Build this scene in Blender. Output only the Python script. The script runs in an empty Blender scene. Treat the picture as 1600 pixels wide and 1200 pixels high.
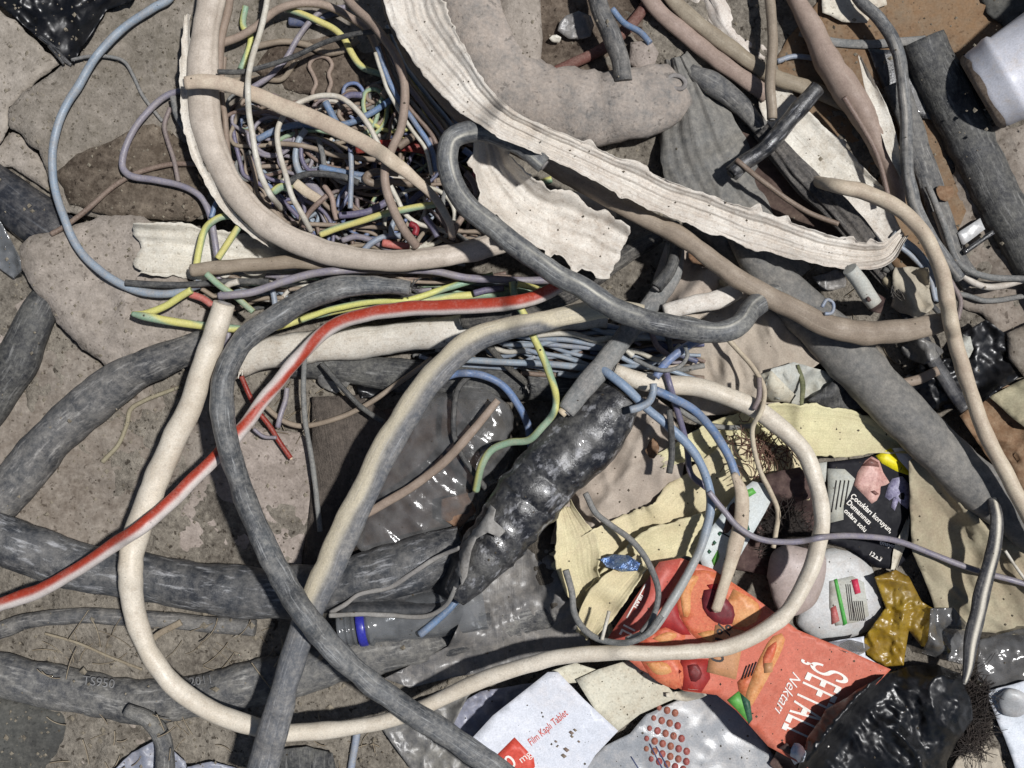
import bpy, math, random
import numpy as np
from mathutils import Vector
from mathutils.geometry import delaunay_2d_cdt

# ---------------------------------------------------------------- camera, sky, sun, exposure
S = 0.0005            # metres per photograph pixel on the ground plane
HC = 1716.0           # camera height in the same units
sc = bpy.context.scene
cam_d = bpy.data.cameras.new('camera'); cam = bpy.data.objects.new('camera', cam_d)
sc.collection.objects.link(cam); sc.camera = cam
cam.location = (0, 0, HC * S); cam_d.sensor_width = 36.0; cam_d.lens = 36.0 * (HC * S) / (1600 * S)
cam_d.clip_start = 0.01; cam_d.clip_end = 200.0
SUN_DIR = Vector((0.42, 0.11, 1.0)).normalized()      # towards the light
world = bpy.data.worlds.new('World'); sc.world = world; world.use_nodes = True
wn = world.node_tree; wn.nodes.clear()
wo = wn.nodes.new('ShaderNodeOutputWorld'); wb = wn.nodes.new('ShaderNodeBackground'); ws = wn.nodes.new('ShaderNodeTexSky')
ws.sky_type = 'NISHITA'; ws.sun_disc = False
ws.sun_elevation = math.asin(SUN_DIR.z); ws.sun_rotation = math.atan2(SUN_DIR.x, SUN_DIR.y)
wb.inputs['Strength'].default_value = 0.042
wn.links.new(ws.outputs[0], wb.inputs[0]); wn.links.new(wb.outputs[0], wo.inputs[0])
sun_d = bpy.data.lights.new('sun', 'SUN'); sun_d.energy = 4.2; sun_d.angle = math.radians(2.2); sun_d.color = (1.0, 0.99, 0.98)
sun = bpy.data.objects.new('sun', sun_d); sc.collection.objects.link(sun)
sun.rotation_euler = SUN_DIR.to_track_quat('Z', 'Y').to_euler(); sun.location = (1, 0.3, 2)
sc.view_settings.view_transform = 'Standard'; sc.view_settings.look = 'None'
sc.view_settings.exposure = 0.0; sc.view_settings.gamma = 1.0; sc.view_settings.use_curve_mapping = False
sc.cycles.max_bounces = 6; sc.cycles.diffuse_bounces = 2; sc.cycles.transparent_max_bounces = 12

rnd = random.Random(7)
nrs = np.random.RandomState(5)

# ---------------------------------------------------------------- noise, geometry helpers
_T = nrs.rand(64, 256, 256).astype(np.float32) if False else None
def vnoise(x, y, seed=0):
    x = np.asarray(x, float); y = np.asarray(y, float)
    xi = np.floor(x); yi = np.floor(y); fx = x - xi; fy = y - yi
    fx = fx * fx * (3 - 2 * fx); fy = fy * fy * (3 - 2 * fy)
    def h(a, b):
        n = np.sin(a * 127.1 + b * 311.7 + seed * 74.7) * 43758.5453
        return n - np.floor(n)
    return ((h(xi, yi) * (1 - fx) + h(xi + 1, yi) * fx) * (1 - fy) + (h(xi, yi + 1) * (1 - fx) + h(xi + 1, yi + 1) * fx) * fy)
def fbm(x, y, scale, octv=4, seed=0, ridged=False):
    t = 0; a = 1.0; s = 0; x = np.asarray(x, float) / scale; y = np.asarray(y, float) / scale
    c, sn = math.cos(.6), math.sin(.6)
    for o in range(octv):
        n = vnoise(x, y, seed + o * 3.1)
        if ridged: n = 1 - np.abs(2 * n - 1)
        t = t + a * n; s += a; a *= .5
        x, y = 2.03 * (c * x - sn * y) + 5.2, 2.03 * (sn * x + c * y) + 1.7
    return t / s
def W(px, py, z):
    px = np.asarray(px, float); py = np.asarray(py, float); z = np.asarray(z, float)
    k = 1 - z / HC
    return np.stack([(px - 800) * k * S, (600 - py) * k * S, z * S + 0 * px], -1)

# top-of-heap height field, one cell every 4 px
CS = 4.0; OX, OY = -600.0, -600.0; NX, NY = 700, 600
gx, gy = np.meshgrid(OX + CS * np.arange(NX), OY + CS * np.arange(NY))
def ground_h(x, y):
    h = 26 * (fbm(x, y, 260, 4, 3) - .5) * 2 + 8 * fbm(x, y, 40, 3, 9, True) + 7 * fbm(x, y, 14, 3, 12)
    pit = np.exp(-(((x - 560) / 230) ** 2 + ((y - 300) / 170) ** 2)) * 34
    pit2 = np.exp(-(((x - 700) / 200) ** 2 + ((y - 700) / 160) ** 2)) * 30
    return h - pit - pit2 + 12
F = ground_h(gx, gy)
def fget(x, y):
    i = np.clip(np.round((np.asarray(x) - OX) / CS).astype(int), 0, NX - 1)
    j = np.clip(np.round((np.asarray(y) - OY) / CS).astype(int), 0, NY - 1)
    return F[j, i]
def fput(x, y, z):
    i = np.clip(np.round((np.asarray(x) - OX) / CS).astype(int), 0, NX - 1)
    j = np.clip(np.round((np.asarray(y) - OY) / CS).astype(int), 0, NY - 1)
    np.maximum.at(F, (j.ravel(), i.ravel()), np.asarray(z, float).ravel())
def gblur1(a, sig):
    n = int(max(1, 3 * sig)); k = np.exp(-.5 * (np.arange(-n, n + 1) / sig) ** 2); k /= k.sum()
    return np.convolve(np.pad(a, n, mode='edge'), k, mode='valid')
def gblur2(A, sig):
    n = int(max(1, 2.5 * sig)); k = np.exp(-.5 * (np.arange(-n, n + 1) / sig) ** 2); k /= k.sum()
    B = np.pad(A, n, mode='edge')
    B = sum(k[q] * B[q:q + A.shape[0], :] for q in range(2 * n + 1))
    return sum(k[q] * B[:, q:q + A.shape[1]] for q in range(2 * n + 1))

def tagit(o, label=None, cat=None, group=None, kind=None):
    if label: o['label'] = label
    if cat: o['category'] = cat
    if group: o['group'] = group
    if kind: o['kind'] = kind
    elif cat: o['kind'] = 'thing'
    return o
def link(name, verts, faces, mat, parent=None, uvs=None, mask=None, smooth=True, smooth_list=None):
    """verts are world coordinates; the object's origin goes to their middle (or its parent's)."""
    v = np.asarray(verts, float)
    me = bpy.data.meshes.new(name)
    c = np.array([(v[:, 0].min() + v[:, 0].max()) / 2, (v[:, 1].min() + v[:, 1].max()) / 2, v[:, 2].min()])
    me.from_pydata((v - c).tolist(), [], faces)
    if uvs is not None:
        uvl = me.uv_layers.new(name='UVMap')
        li = np.empty(len(me.loops), int); me.loops.foreach_get('vertex_index', li)
        uvl.data.foreach_set('uv', np.asarray(uvs, float)[li].ravel())
    at = me.attributes.new('mask', 'FLOAT', 'POINT')
    if mask is not None: at.data.foreach_set('value', np.asarray(mask, float))
    if smooth_list is not None: me.polygons.foreach_set('use_smooth', smooth_list)
    else: me.polygons.foreach_set('use_smooth', [smooth] * len(me.polygons))
    me.materials.append(mat); me.update()
    o = bpy.data.objects.new(name, me); sc.collection.objects.link(o)
    if parent is not None:
        o.parent = parent; pc = Vector(parent['_c']) if '_c' in parent else Vector(parent.location)
        o.location = Vector(c) - pc
        o['_c'] = list(map(float, c))
    else:
        o.location = c; o['_c'] = list(map(float, c))
    return o

def spline(P, step):
    """Catmull-Rom through rows of P (any number of columns), resampled evenly in x, y."""
    P = np.asarray(P, float)
    if len(P) == 2: P = np.array([P[0], P[0] * .67 + P[1] * .33, P[0] * .33 + P[1] * .67, P[1]])
    Q = np.vstack([2 * P[0] - P[1], P, 2 * P[-1] - P[-2]]); out = []
    for i in range(1, len(Q) - 2):
        p0, p1, p2, p3 = Q[i - 1:i + 3]
        d = np.hypot(*(p2 - p1)[:2]); n = max(2, int(d / 2))
        d01 = max(np.hypot(*(p1 - p0)[:2]), 1); d12 = max(d, 1); d23 = max(np.hypot(*(p3 - p2)[:2]), 1)
        m1 = (p2 - p0) / (d01 + d12) * d12; m2 = (p3 - p1) / (d12 + d23) * d12
        t = np.linspace(0, 1, n, endpoint=False)[:, None]
        out.append((2 * t**3 - 3 * t**2 + 1) * p1 + (t**3 - 2 * t**2 + t) * m1 + (-2 * t**3 + 3 * t**2) * p2 + (t**3 - t**2) * m2)
    A = np.vstack(out + [P[-1:]])
    L = np.concatenate([[0], np.cumsum(np.hypot(np.diff(A[:, 0]), np.diff(A[:, 1])))])
    n = max(3, int(L[-1] / step) + 1); l = np.linspace(0, L[-1], n)
    return np.stack([np.interp(l, L, A[:, k]) for k in range(A.shape[1])], 1), l

def rest(x, y, r, rz, stiff, step, soft=0):
    dx = np.gradient(x); dy = np.gradient(y); n = np.hypot(dx, dy) + 1e-9; nx, ny = -dy / n, dx / n
    req = np.full(len(x), -1e9)
    for w in (-.8, -.4, 0, .4, .8):
        f = fget(x + nx * r * w, y + ny * r * w)
        req = np.maximum(req, f + rz * math.sqrt(1 - w * w) * .92)
    req = req - soft
    z = req.copy(); sg = max(stiff / step, .8)
    for it in range(14): z = np.maximum(req, gblur1(z, sg))
    return gblur1(z, max(1, 8 / step)), nx, ny

def tube(name, label, cat, pts, r, mat, flat=1.0, stiff=30, lift=0, soft=1.0, sides=None, group=None, maskf=None,
         wob=0.04, parent=None, prof=None, cap=0.06, core=None, put=True, jit=None, z=None, seed=None, kind=None, step=None):
    """a cable or hose draped over whatever lies below it. pts rows: x, y, [radius factor, [extra lift]]"""
    sd = seed if seed is not None else (len(bpy.data.meshes) * 1.37) % 97
    r = r * .86
    if core is None and cat == 'cable' and r > 8:
        es = ''.join(q for q, p in (('s', pts[0]), ('e', pts[-1])) if 0 < p[0] < 1600 and 0 < p[1] < 1200 and not (len(p) > 3 and p[3] < -5))
        core = (es, 'torn') if es else None
    P = np.array([list(p) + [1.0, 0.0][len(p) - 2:] for p in pts], float)
    st = step or max(3.0, min(r * .45, 12))
    A, l = spline(P, st)
    x, y, rf, lf = A.T; n = len(x)
    if r > 5: rf = rf * (1 + .16 * (fbm(l, l * 0 + sd + 3, 46 + r * 2, 3, sd + 2) - .5))
    j = (jit if jit is not None else min(3.0, r * .22))
    x = x + j * (fbm(l, l * 0 + sd, 55, 2, sd) - .5) * 2; y = y + j * (fbm(l, l * 0 + sd + 9, 55, 2, sd + 4) - .5) * 2
    R = r * rf; rz = R * flat
    if z is None: zz, nx, ny = rest(x, y, R, rz, stiff, st, soft)
    else:
        dx = np.gradient(x); dy = np.gradient(y); q = np.hypot(dx, dy) + 1e-9; nx, ny = -dy / q, dx / q; zz = np.full(n, float(z))
    zz = zz + lift + lf
    if put:
        for w in np.linspace(-.95, .95, max(3, int(2 * r / 3.5) + 1)):
            fput(x + nx * R * w, y + ny * R * w, zz + rz * math.sqrt(1 - w * w))
    m = sides or (8 if r < 5 else 12 if r < 10 else 18 if r < 25 else 32)
    k = 1 - zz / HC
    C = W(x, y, zz)
    t = np.gradient(C, axis=0); t /= np.linalg.norm(t, axis=1)[:, None] + 1e-12
    up = np.array([0, 0, 1.0]); sv = np.cross(t, up); sv /= np.linalg.norm(sv, axis=1)[:, None] + 1e-12
    nv = np.cross(sv, t)
    u = np.arange(m) / m; U, Lg = np.meshgrid(u, l)
    a = U * 2 * np.pi
    nz = (fbm(Lg, U * 0 + sd, 30, 2, sd) - .5) * 2 * wob + (fbm(np.cos(a) * 1.3 + Lg / 26, np.sin(a) * 1.3 + Lg / 31, .8, 2, sd + 7) - .5) * 2 * wob * .7
    pr = 1 + nz + (.035 * np.cos(2 * a + 4 * (fbm(Lg, 0 * Lg + sd, 120, 2, sd + 5) - .5) * 6.28) if r > 7 else 0)
    if prof is not None: pr = pr * prof(U, Lg)
    Rr = (R * k * S)[:, None]
    V = C[:, None, :] + (np.cos(a) * pr * Rr)[..., None] * sv[:, None, :] + (np.sin(a) * pr * Rr * flat)[..., None] * nv[:, None, :]
    V = V.reshape(-1, 3)
    faces = []
    for i in range(n - 1):
        b = i * m
        for q in range(m):
            q2 = (q + 1) % m; faces.append((b + q, b + q2, b + m + q2, b + m + q))
    # ends: a short rounded shoulder then a cap
    ex = [C[0] - t[0] * R[0] * k[0] * S * cap, C[-1] + t[-1] * R[-1] * k[-1] * S * cap]
    V = np.vstack([V, ex]); i0, i1 = n * m, n * m + 1
    for q in range(m):
        q2 = (q + 1) % m; faces.append((i0, q2, q)); faces.append((i1, (n - 1) * m + q, (n - 1) * m + q2))
    uv = np.vstack([np.stack([U.ravel(), Lg.ravel() / 100], 1), [[.25, 0], [.25, l[-1] / 100]]])
    mk = None
    if maskf is not None: mk = np.concatenate([np.clip(maskf(U, Lg), 0, 1).ravel(), [0, 0]])
    o = link(name, V, faces, mat, parent, uv, mk, True, [len(f) == 4 for f in faces])
    tagit(o, label, cat, group, kind)
    o_info[o.name] = (x, y, zz, R)
    if core:
        for e in core[0]:
            i = 0 if e == 's' else n - 1; i2 = 1 if e == 's' else n - 2
            dx_, dy_ = x[i] - x[i2], y[i] - y[i2]; q_ = math.hypot(dx_, dy_); dx_ /= q_; dy_ /= q_
            tube(core[2] if len(core) > 2 else 'cut_core', None, None, [(x[i] - dx_ * 3, y[i] - dy_ * 3), (x[i] + dx_ * 2.6, y[i] + dy_ * 2.6)], R[i] * .72, M[core[1]], flat=flat, z=zz[i], parent=o, put=False, sides=max(8, m // 2), wob=.02, jit=0)
    return o
o_info = {}

def strip(name, label, cat, pts, hw, mat, depth=8, rag=0.1, ribs=0, ribamp=2.5, th=2.5, stiff=30, lift=0, soft=0, group=None,
          teeth=(0, 0), parent=None, seed=None, curl=0, endrag=8, put=True, nu=17, wave=0, inv=False):
    """an opened cable jacket, husk or other band: two-sided, edges ragged, edges raised by depth (or lowered when inv)."""
    sd = seed if seed is not None else (len(bpy.data.meshes) * 2.11) % 89
    P = np.array([list(p) + [1.0, 0.0][len(p) - 2:] for p in pts], float)
    st = 4.0; A, l = spline(P, st); x, y, hf, lf = A.T; n = len(x); H = hw * hf
    zz, nx, ny = rest(x, y, H, np.full(n, th), stiff, st, soft); zz = zz + lift + lf
    w = np.linspace(-1, 1, nu); Wg, Lg = np.meshgrid(w, l)
    e = np.abs(Wg) ** 6
    side = np.where(Wg < 0, 0, 1)
    nr = (fbm(Lg, side * 77.0, 26, 3, sd) - .5) * 2 * rag + (fbm(Lg, side * 77.0, 7, 2, sd + 3) - .5) * 2 * rag * .5
    tooth = np.where(Wg < 0, teeth[0], teeth[1]) * np.maximum(0, fbm(Lg, side * 31.0, 16, 1, sd + 8) - .62) * 3
    lat = Wg * H[:, None] * (1 + e * (nr + tooth))
    cup = depth * (np.abs(Wg) ** 2.2) * (-1 if inv else 1) * (.5 + fbm(Lg, side * 50.0, 60, 2, sd + 21))
    rib = 0
    if ribs:
        ph = 5 * (fbm(Lg, Wg * 6, 110, 3, sd + 1) - .5) + 2.2 * (fbm(Lg, Wg * 30, 26, 2, sd + 14) - .5)
        rib = ribamp * np.cos(Wg * math.pi * ribs + ph) * (.25 + 1.1 * fbm(Lg, Wg * 40, 50, 3, sd + 12)) + ribamp * .5 * np.cos(Wg * math.pi * ribs * 2.7 + ph * 1.7)
    nz = 3 * (fbm(Lg, Wg * 20, 30, 3, sd + 5) - .5) * 2 + wave * (fbm(Lg, Wg * 18, 60, 2, sd + 6) - .5) * 2
    Z = zz[:, None] + cup + rib + nz * (1 + e)
    # ragged ends
    tx, ty = np.gradient(x), np.gradient(y); q = np.hypot(tx, ty) + 1e-9; tx /= q; ty /= q
    er = np.zeros_like(Wg)
    k0 = np.exp(-Lg / 14); k1 = np.exp(-(l[-1] - Lg) / 14)
    er = (-k0 * fbm(Wg * 30, 0 * Wg, 9, 2, sd) + k1 * fbm(Wg * 30, 0 * Wg + 5, 9, 2, sd + 2)) * endrag * 2
    X = x[:, None] + nx[:, None] * lat + tx[:, None] * er; Y = y[:, None] + ny[:, None] * lat + ty[:, None] * er
    if put:
        fput(X, Y, Z)
        for s_ in (.25, .5, .75): fput(X[:, :-1] * (1 - s_) + X[:, 1:] * s_, Y[:, :-1] * (1 - s_) + Y[:, 1:] * s_, Z[:, :-1] * (1 - s_) + Z[:, 1:] * s_)
    top = W(X, Y, Z).reshape(-1, 3); bot = W(X, Y, Z - th).reshape(-1, 3); N = n * nu
    faces = []
    for i in range(n - 1):
        for j in range(nu - 1):
            a = i * nu + j; faces.append((a, a + 1, a + nu + 1, a + nu)); faces.append((N + a, N + a + nu, N + a + nu + 1, N + a + 1))
    for i in range(n - 1):
        a = i * nu; faces.append((a, a + nu, N + a + nu, N + a)); a += nu - 1; faces.append((a, N + a, N + a + nu, a + nu))
    for j in range(nu - 1):
        a = j; faces.append((a, N + a, N + a + 1, a + 1)); a = (n - 1) * nu + j; faces.append((a, a + 1, N + a + 1, N + a))
    uv = np.stack([((Wg + 1) / 2).ravel(), Lg.ravel() / 100], 1)
    o = link(name, np.vstack([top, bot]), faces, mat, parent, np.vstack([uv, uv]))
    o_info[o.name] = (x, y, zz, H)
    return tagit(o, label, cat, group)

def inside(px, py, poly):
    poly = np.asarray(poly, float); c = np.zeros(np.shape(px), bool); n = len(poly); j = n - 1
    for i in range(n):
        xi, yi = poly[i]; xj, yj = poly[j]
        c ^= ((yi > py) != (yj > py)) & (px < (xj - xi) * (py - yi) / (yj - yi + 1e-12) + xi); j = i
    return c
def edge_dist(px, py, poly):
    poly = np.asarray(poly, float); d = np.full(np.shape(px), 1e9)
    for i in range(len(poly)):
        a = poly[i - 1]; b = poly[i]; ab = b - a; t = np.clip(((px - a[0]) * ab[0] + (py - a[1]) * ab[1]) / (ab @ ab + 1e-9), 0, 1)
        d = np.minimum(d, np.hypot(px - a[0] - t * ab[0], py - a[1] - t * ab[1]))
    return d
def ragged(poly, g, rag, sd, smooth=False):
    poly = np.asarray(poly, float)
    if smooth:
        Q = np.vstack([poly, poly[:1]]); A, _ = spline(Q, g); poly2 = A[:-1]
    else:
        out = []
        for i in range(len(poly)):
            a = poly[i]; b = poly[(i + 1) % len(poly)]; n = max(1, int(np.hypot(*(b - a)) / g))
            out += [a + (b - a) * k / n for k in range(n)]
        poly2 = np.array(out)
    if rag:
        c = poly2.mean(0); d = poly2 - c; ln = np.hypot(d[:, 0], d[:, 1])[:, None] + 1e-9
        nn = (fbm(poly2[:, 0], poly2[:, 1], 24, 3, sd) - .5)[:, None] * 2 * rag
        poly2 = poly2 + d / ln * nn
    return poly2
def sheet(name, label, cat, poly, mat, th=2, z=None, off=2, conform=10, amp=0, scale=40, ridged=False, g=8, rag=1.5, round_=0, rdist=10,
          parent=None, group=None, kind=None, seed=None, smooth_out=False, zf=None, skirt=None, put=True, flat=False, uvdir=None, level=None, octv=4, pillow=0, aniso=None):
    """a slab, sheet, rag, film or bag: outline in photo pixels, real thickness, its surface draped over what lies under it."""
    sd = seed if seed is not None else (len(bpy.data.meshes) * 1.71) % 83
    out = ragged(poly, g, rag, sd, smooth_out)
    x0, y0 = out.min(0); x1, y1 = out.max(0)
    xs, ys = np.meshgrid(np.arange(x0 + g / 2, x1, g), np.arange(y0 + g / 2, y1, g * .87))
    xs[1::2] += g / 2; xs = xs.ravel(); ys = ys.ravel()
    rs = np.random.RandomState(int(sd * 10) + 1); xs = xs + rs.uniform(-.22, .22, xs.shape) * g; ys = ys + rs.uniform(-.22, .22, ys.shape) * g
    ok = inside(xs, ys, out); xs, ys = xs[ok], ys[ok]
    d = edge_dist(xs, ys, out); ok = d > g * .45; xs, ys, d = xs[ok], ys[ok], d[ok]
    X = np.concatenate([out[:, 0], xs]); Y = np.concatenate([out[:, 1], ys]); D = np.concatenate([np.zeros(len(out)), d])
    nb = len(out)
    res = delaunay_2d_cdt([Vector((a, b)) for a, b in zip(X, Y)], [(i, (i + 1) % nb) for i in range(nb)], [], 1, 1e-5)
    V2 = np.array([[v.x, v.y] for v in res[0]]); T = [tuple(f) for f in res[2]]
    if len(V2) != len(X): D = edge_dist(V2[:, 0], V2[:, 1], out)
    X, Y = V2[:, 0], V2[:, 1]
    if zf is None:
        if z is not None: base = lambda a, b: np.full(np.shape(a), float(z))
        elif level is not None:
            msk = inside(gx, gy, out); lv = float(np.percentile(F[msk], level)) + th + off
            base = lambda a, b: np.full(np.shape(a), lv)
        else:
            B = gblur2(F, conform / CS); B = np.maximum(B, gblur2(np.maximum(B, F), 1.0)) 
            def base(a, b, B=B):
                i = np.clip((np.asarray(a) - OX) / CS, 0, NX - 2); j = np.clip((np.asarray(b) - OY) / CS, 0, NY - 2)
                i0 = i.astype(int); j0 = j.astype(int); fi = i - i0; fj = j - j0
                return (B[j0, i0] * (1 - fi) + B[j0, i0 + 1] * fi) * (1 - fj) + (B[j0 + 1, i0] * (1 - fi) + B[j0 + 1, i0 + 1] * fi) * fj + off + th
        def zf(a, b):
            q = base(a, b)
            if amp:
                if aniso:
                    ca, sa = math.cos(aniso[0]), math.sin(aniso[0]); aa = (a * ca + b * sa) / aniso[1]; bb = -a * sa + b * ca
                else: aa, bb = a, b
                wx = 18 * (fbm(a, b, 70, 2, sd + 11) - .5)
                q = q + amp * fbm(aa + wx, bb - wx, scale, octv, sd, ridged)
            return q
    Z = zf(X, Y)
    if pillow: Z = Z + pillow * (1 - np.exp(-D / rdist))
    if round_: Z = Z - round_ * np.exp(-(D / rdist) ** 1.3 * 1.2)
    if put:
        msk = inside(gx, gy, out); a, b = gx[msk], gy[msk]; q = zf(a, b)
        dd = edge_dist(a, b, out)
        if round_: q = q - round_ * np.exp(-(dd / rdist) ** 1.3 * 1.2)
        if pillow: q = q + pillow * (1 - np.exp(-dd / rdist))
        F[msk] = np.maximum(F[msk], q)
    n = len(X); top = W(X, Y, Z); sk = skirt if skirt is not None else th
    bot = W(X, Y, Z - sk)
    ccw = []
    for f in T:
        a, b, c = f[:3]
        ar = (X[b] - X[a]) * (Y[c] - Y[a]) - (X[c] - X[a]) * (Y[b] - Y[a])
        ccw.append(f if ar < 0 else f[::-1])       # image y runs down, so a negative area faces up
    faces = list(ccw) + [tuple(n + i for i in f[::-1]) for f in ccw]
    ns = len(faces)
    cnt = {}
    for f in ccw:
        for i in range(len(f)): cnt[(f[i], f[(i + 1) % len(f)])] = 1
    for (a, b) in list(cnt):
        if (b, a) not in cnt: faces.append((a, n + a, n + b, b))
    if uvdir is not None:
        ca, sa = math.cos(uvdir), math.sin(uvdir); uv = np.stack([(-X * sa + Y * ca) / 60, (X * ca + Y * sa) / 100], 1)
    else: uv = np.stack([X / 100, Y / 100], 1)
    o = link(name, np.vstack([top, bot]), faces, mat, parent, np.vstack([uv, uv]), None, True, [not flat] * ns + [False] * (len(faces) - ns))
    o_zf[o.name] = zf
    return tagit(o, label, cat, group, kind)
o_zf = {}
def decal(name, poly, parent, mat, eps=.7, g=14, smooth_out=False, rag=0, label=None):
    zf = o_zf[parent.name]
    return sheet(name, label, None, poly, mat, th=.05, zf=lambda a, b: zf(a, b) + eps * .7, g=g, rag=rag, parent=parent, put=False, smooth_out=smooth_out)
def lettering(txt, x, y, d, size, parent, mat, eps=1.3, xs=1.0, shear=0, bold=0, zf=None, name='lettering', sp=1.0):
    zf = zf or o_zf[parent.name]
    cu = bpy.data.curves.new('t', 'FONT'); cu.body = txt; cu.size = 1; cu.shear = shear; cu.offset = bold; cu.space_character = sp; cu.resolution_u = 3
    to = bpy.data.objects.new('t', cu); sc.collection.objects.link(to)
    dg = bpy.context.evaluated_depsgraph_get(); me = to.evaluated_get(dg).to_mesh()
    v = np.array([tuple(q.co) for q in me.vertices]); fs = [tuple(p.vertices) for p in me.polygons]
    to.evaluated_get(dg).to_mesh_clear(); bpy.data.objects.remove(to); bpy.data.curves.remove(cu)
    d = np.array(d, float); d /= np.hypot(*d); up = np.array([d[1], -d[0]])
    px = x + size * (v[:, 0] * xs * d[0] + v[:, 1] * up[0]); py = y + size * (v[:, 0] * xs * d[1] + v[:, 1] * up[1])
    return link(name, W(px, py, zf(px, py) + eps * .8), fs, mat, parent, smooth=False)

# ---------------------------------------------------------------- materials
def lin(c):
    g = sum(c) / 3; k = .80 if max(c) - min(c) < 70 else .95
    c = [g + (q - g) * k for q in c]
    return tuple(((x / 255) / 12.92 if x / 255 <= .04045 else ((x / 255 + .055) / 1.055) ** 2.4) for x in c)
DUST = (150, 138, 122)
def mat(name, c1, c2=None, dust=DUST, amt=.35, scale=70, rough=.6, bump=.35, fine=900, streak=0, streakc=(190, 188, 184), mix2=None, spec=.35,
        speck=0, speckc=(45, 38, 32), bdist=.0006, coat=0, ustreak=(14, .7), metal=0, trans=0, sheen=0, crack=0):
    m = bpy.data.materials.new(name); m.use_nodes = True; nt = m.node_tree; nd = nt.nodes; L = nt.links.new
    bs = nd['Principled BSDF']; tc = nd.new('ShaderNodeTexCoord')
    def noise(sc_, det=5, vec=None, rg=.6, off=0):
        n = nd.new('ShaderNodeTexNoise'); n.inputs['Scale'].default_value = sc_; n.inputs['Detail'].default_value = det; n.inputs['Roughness'].default_value = rg
        if vec is None:
            mp = nd.new('ShaderNodeMapping'); mp.inputs['Location'].default_value = (off, off * .7, off * 1.3); L(tc.outputs['Object'], mp.inputs[0]); vec = mp.outputs[0]
        L(vec, n.inputs['Vector']); return n.outputs['Fac']
    def ramp(f, a, b, lo=0.0, hi=1.0):
        r = nd.new('ShaderNodeMapRange'); r.inputs['From Min'].default_value = a; r.inputs['From Max'].default_value = b
        r.inputs['To Min'].default_value = lo; r.inputs['To Max'].default_value = hi; L(f, r.inputs['Value']); return r.outputs['Result']
    def mixc(f, a, b):
        x = nd.new('ShaderNodeMix'); x.data_type = 'RGBA'
        if isinstance(f, (int, float)): x.inputs[0].default_value = f
        else: L(f, x.inputs[0])
        for s_, v in ((6, a), (7, b)):
            if isinstance(v, tuple): x.inputs[s_].default_value = (*v, 1)
            else: L(v, x.inputs[s_])
        return x.outputs[2]
    def mul(f, k):
        x = nd.new('ShaderNodeMath'); x.operation = 'MULTIPLY'; L(f, x.inputs[0])
        if isinstance(k, (int, float)): x.inputs[1].default_value = k
        else: L(k, x.inputs[1])
        return x.outputs[0]
    col = lin(c1)
    if mix2 is not None:
        at = nd.new('ShaderNodeAttribute'); at.attribute_name = 'mask'; col = mixc(at.outputs['Fac'], lin(c1), lin(mix2))
    if c2 is not None: col = mixc(ramp(noise(scale * .6, 4, off=3), .38, .62), col, lin(c2))
    n1 = noise(scale, 8, rg=.78)
    n6 = noise(scale * 7, 5, rg=.7, off=5)
    ad = nd.new('ShaderNodeMath'); ad.operation = 'MULTIPLY_ADD'; L(n6, ad.inputs[0]); ad.inputs[1].default_value = .55; L(mul(n1, .75), ad.inputs[2])
    thr = .65 + (.5 - amt) * .34
    dm = ramp(ad.outputs[0], thr - .14, thr + .16)
    keep = None
    if mix2 is not None:
        kp = nd.new('ShaderNodeMath'); kp.operation = 'MULTIPLY_ADD'; L(at.outputs['Fac'], kp.inputs[0]); kp.inputs[1].default_value = -.55; kp.inputs[2].default_value = 1.0; keep = kp.outputs[0]
    col = mixc(mul(dm, .9) if keep is None else mul(mul(dm, .9), keep), col, lin(dust))
    nf = noise(fine, 3, off=1)
    if streak:
        mp = nd.new('ShaderNodeMapping'); mp.inputs['Scale'].default_value = (ustreak[0], ustreak[1], 1); L(tc.outputs['UV'], mp.inputs[0])
        ns = noise(2.2, 6, mp.outputs[0], .7); sm = ramp(ns, .54, .7); col = mixc(mul(sm, streak) if keep is None else mul(mul(sm, streak), keep), col, lin(streakc))
    if speck: col = mixc(mul(ramp(noise(fine * .45, 2, off=7), .62, .68), speck), col, lin(speckc))
    vf = mul(ramp(nf, .25, .75, .82, 1.16), ramp(n6, .3, .7, .88, 1.12))
    hs = nd.new('ShaderNodeHueSaturation'); L(col, hs.inputs['Color']); L(vf, hs.inputs['Value'])
    oi = nd.new('ShaderNodeObjectInfo'); L(ramp(oi.outputs['Random'], 0, 1, .485, .515), hs.inputs['Hue'])
    L(hs.outputs[0], bs.inputs['Base Color'])
    L(ramp(n1, .35, .65, max(.05, rough - .12), min(1, rough + .2)), bs.inputs['Roughness'])
    bs.inputs['Specular IOR Level'].default_value = spec; bs.inputs['Metallic'].default_value = metal
    bs.inputs['Coat Weight'].default_value = coat; bs.inputs['Sheen Weight'].default_value = sheen
    if trans:
        bs.inputs['Alpha'].default_value = 1 - trans
    bp = nd.new('ShaderNodeBump'); bp.inputs['Strength'].default_value = bump; bp.inputs['Distance'].default_value = bdist
    h = nd.new('ShaderNodeMath'); h.operation = 'ADD'; L(n1, h.inputs[0]); L(mul(nf, .45), h.inputs[1]); hh = h.outputs[0]
    if streak:
        h2 = nd.new('ShaderNodeMath'); h2.operation = 'ADD'; L(hh, h2.inputs[0]); L(mul(ns, .8), h2.inputs[1]); hh = h2.outputs[0]
    if crack:
        v = nd.new('ShaderNodeTexVoronoi'); v.feature = 'DISTANCE_TO_EDGE'; v.inputs['Scale'].default_value = crack; L(tc.outputs['Object'], v.inputs['Vector'])
        h3 = nd.new('ShaderNodeMath'); h3.operation = 'ADD'; L(hh, h3.inputs[0]); L(ramp(v.outputs['Distance'], 0, .06, 0, .5), h3.inputs[1]); hh = h3.outputs[0]
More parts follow.
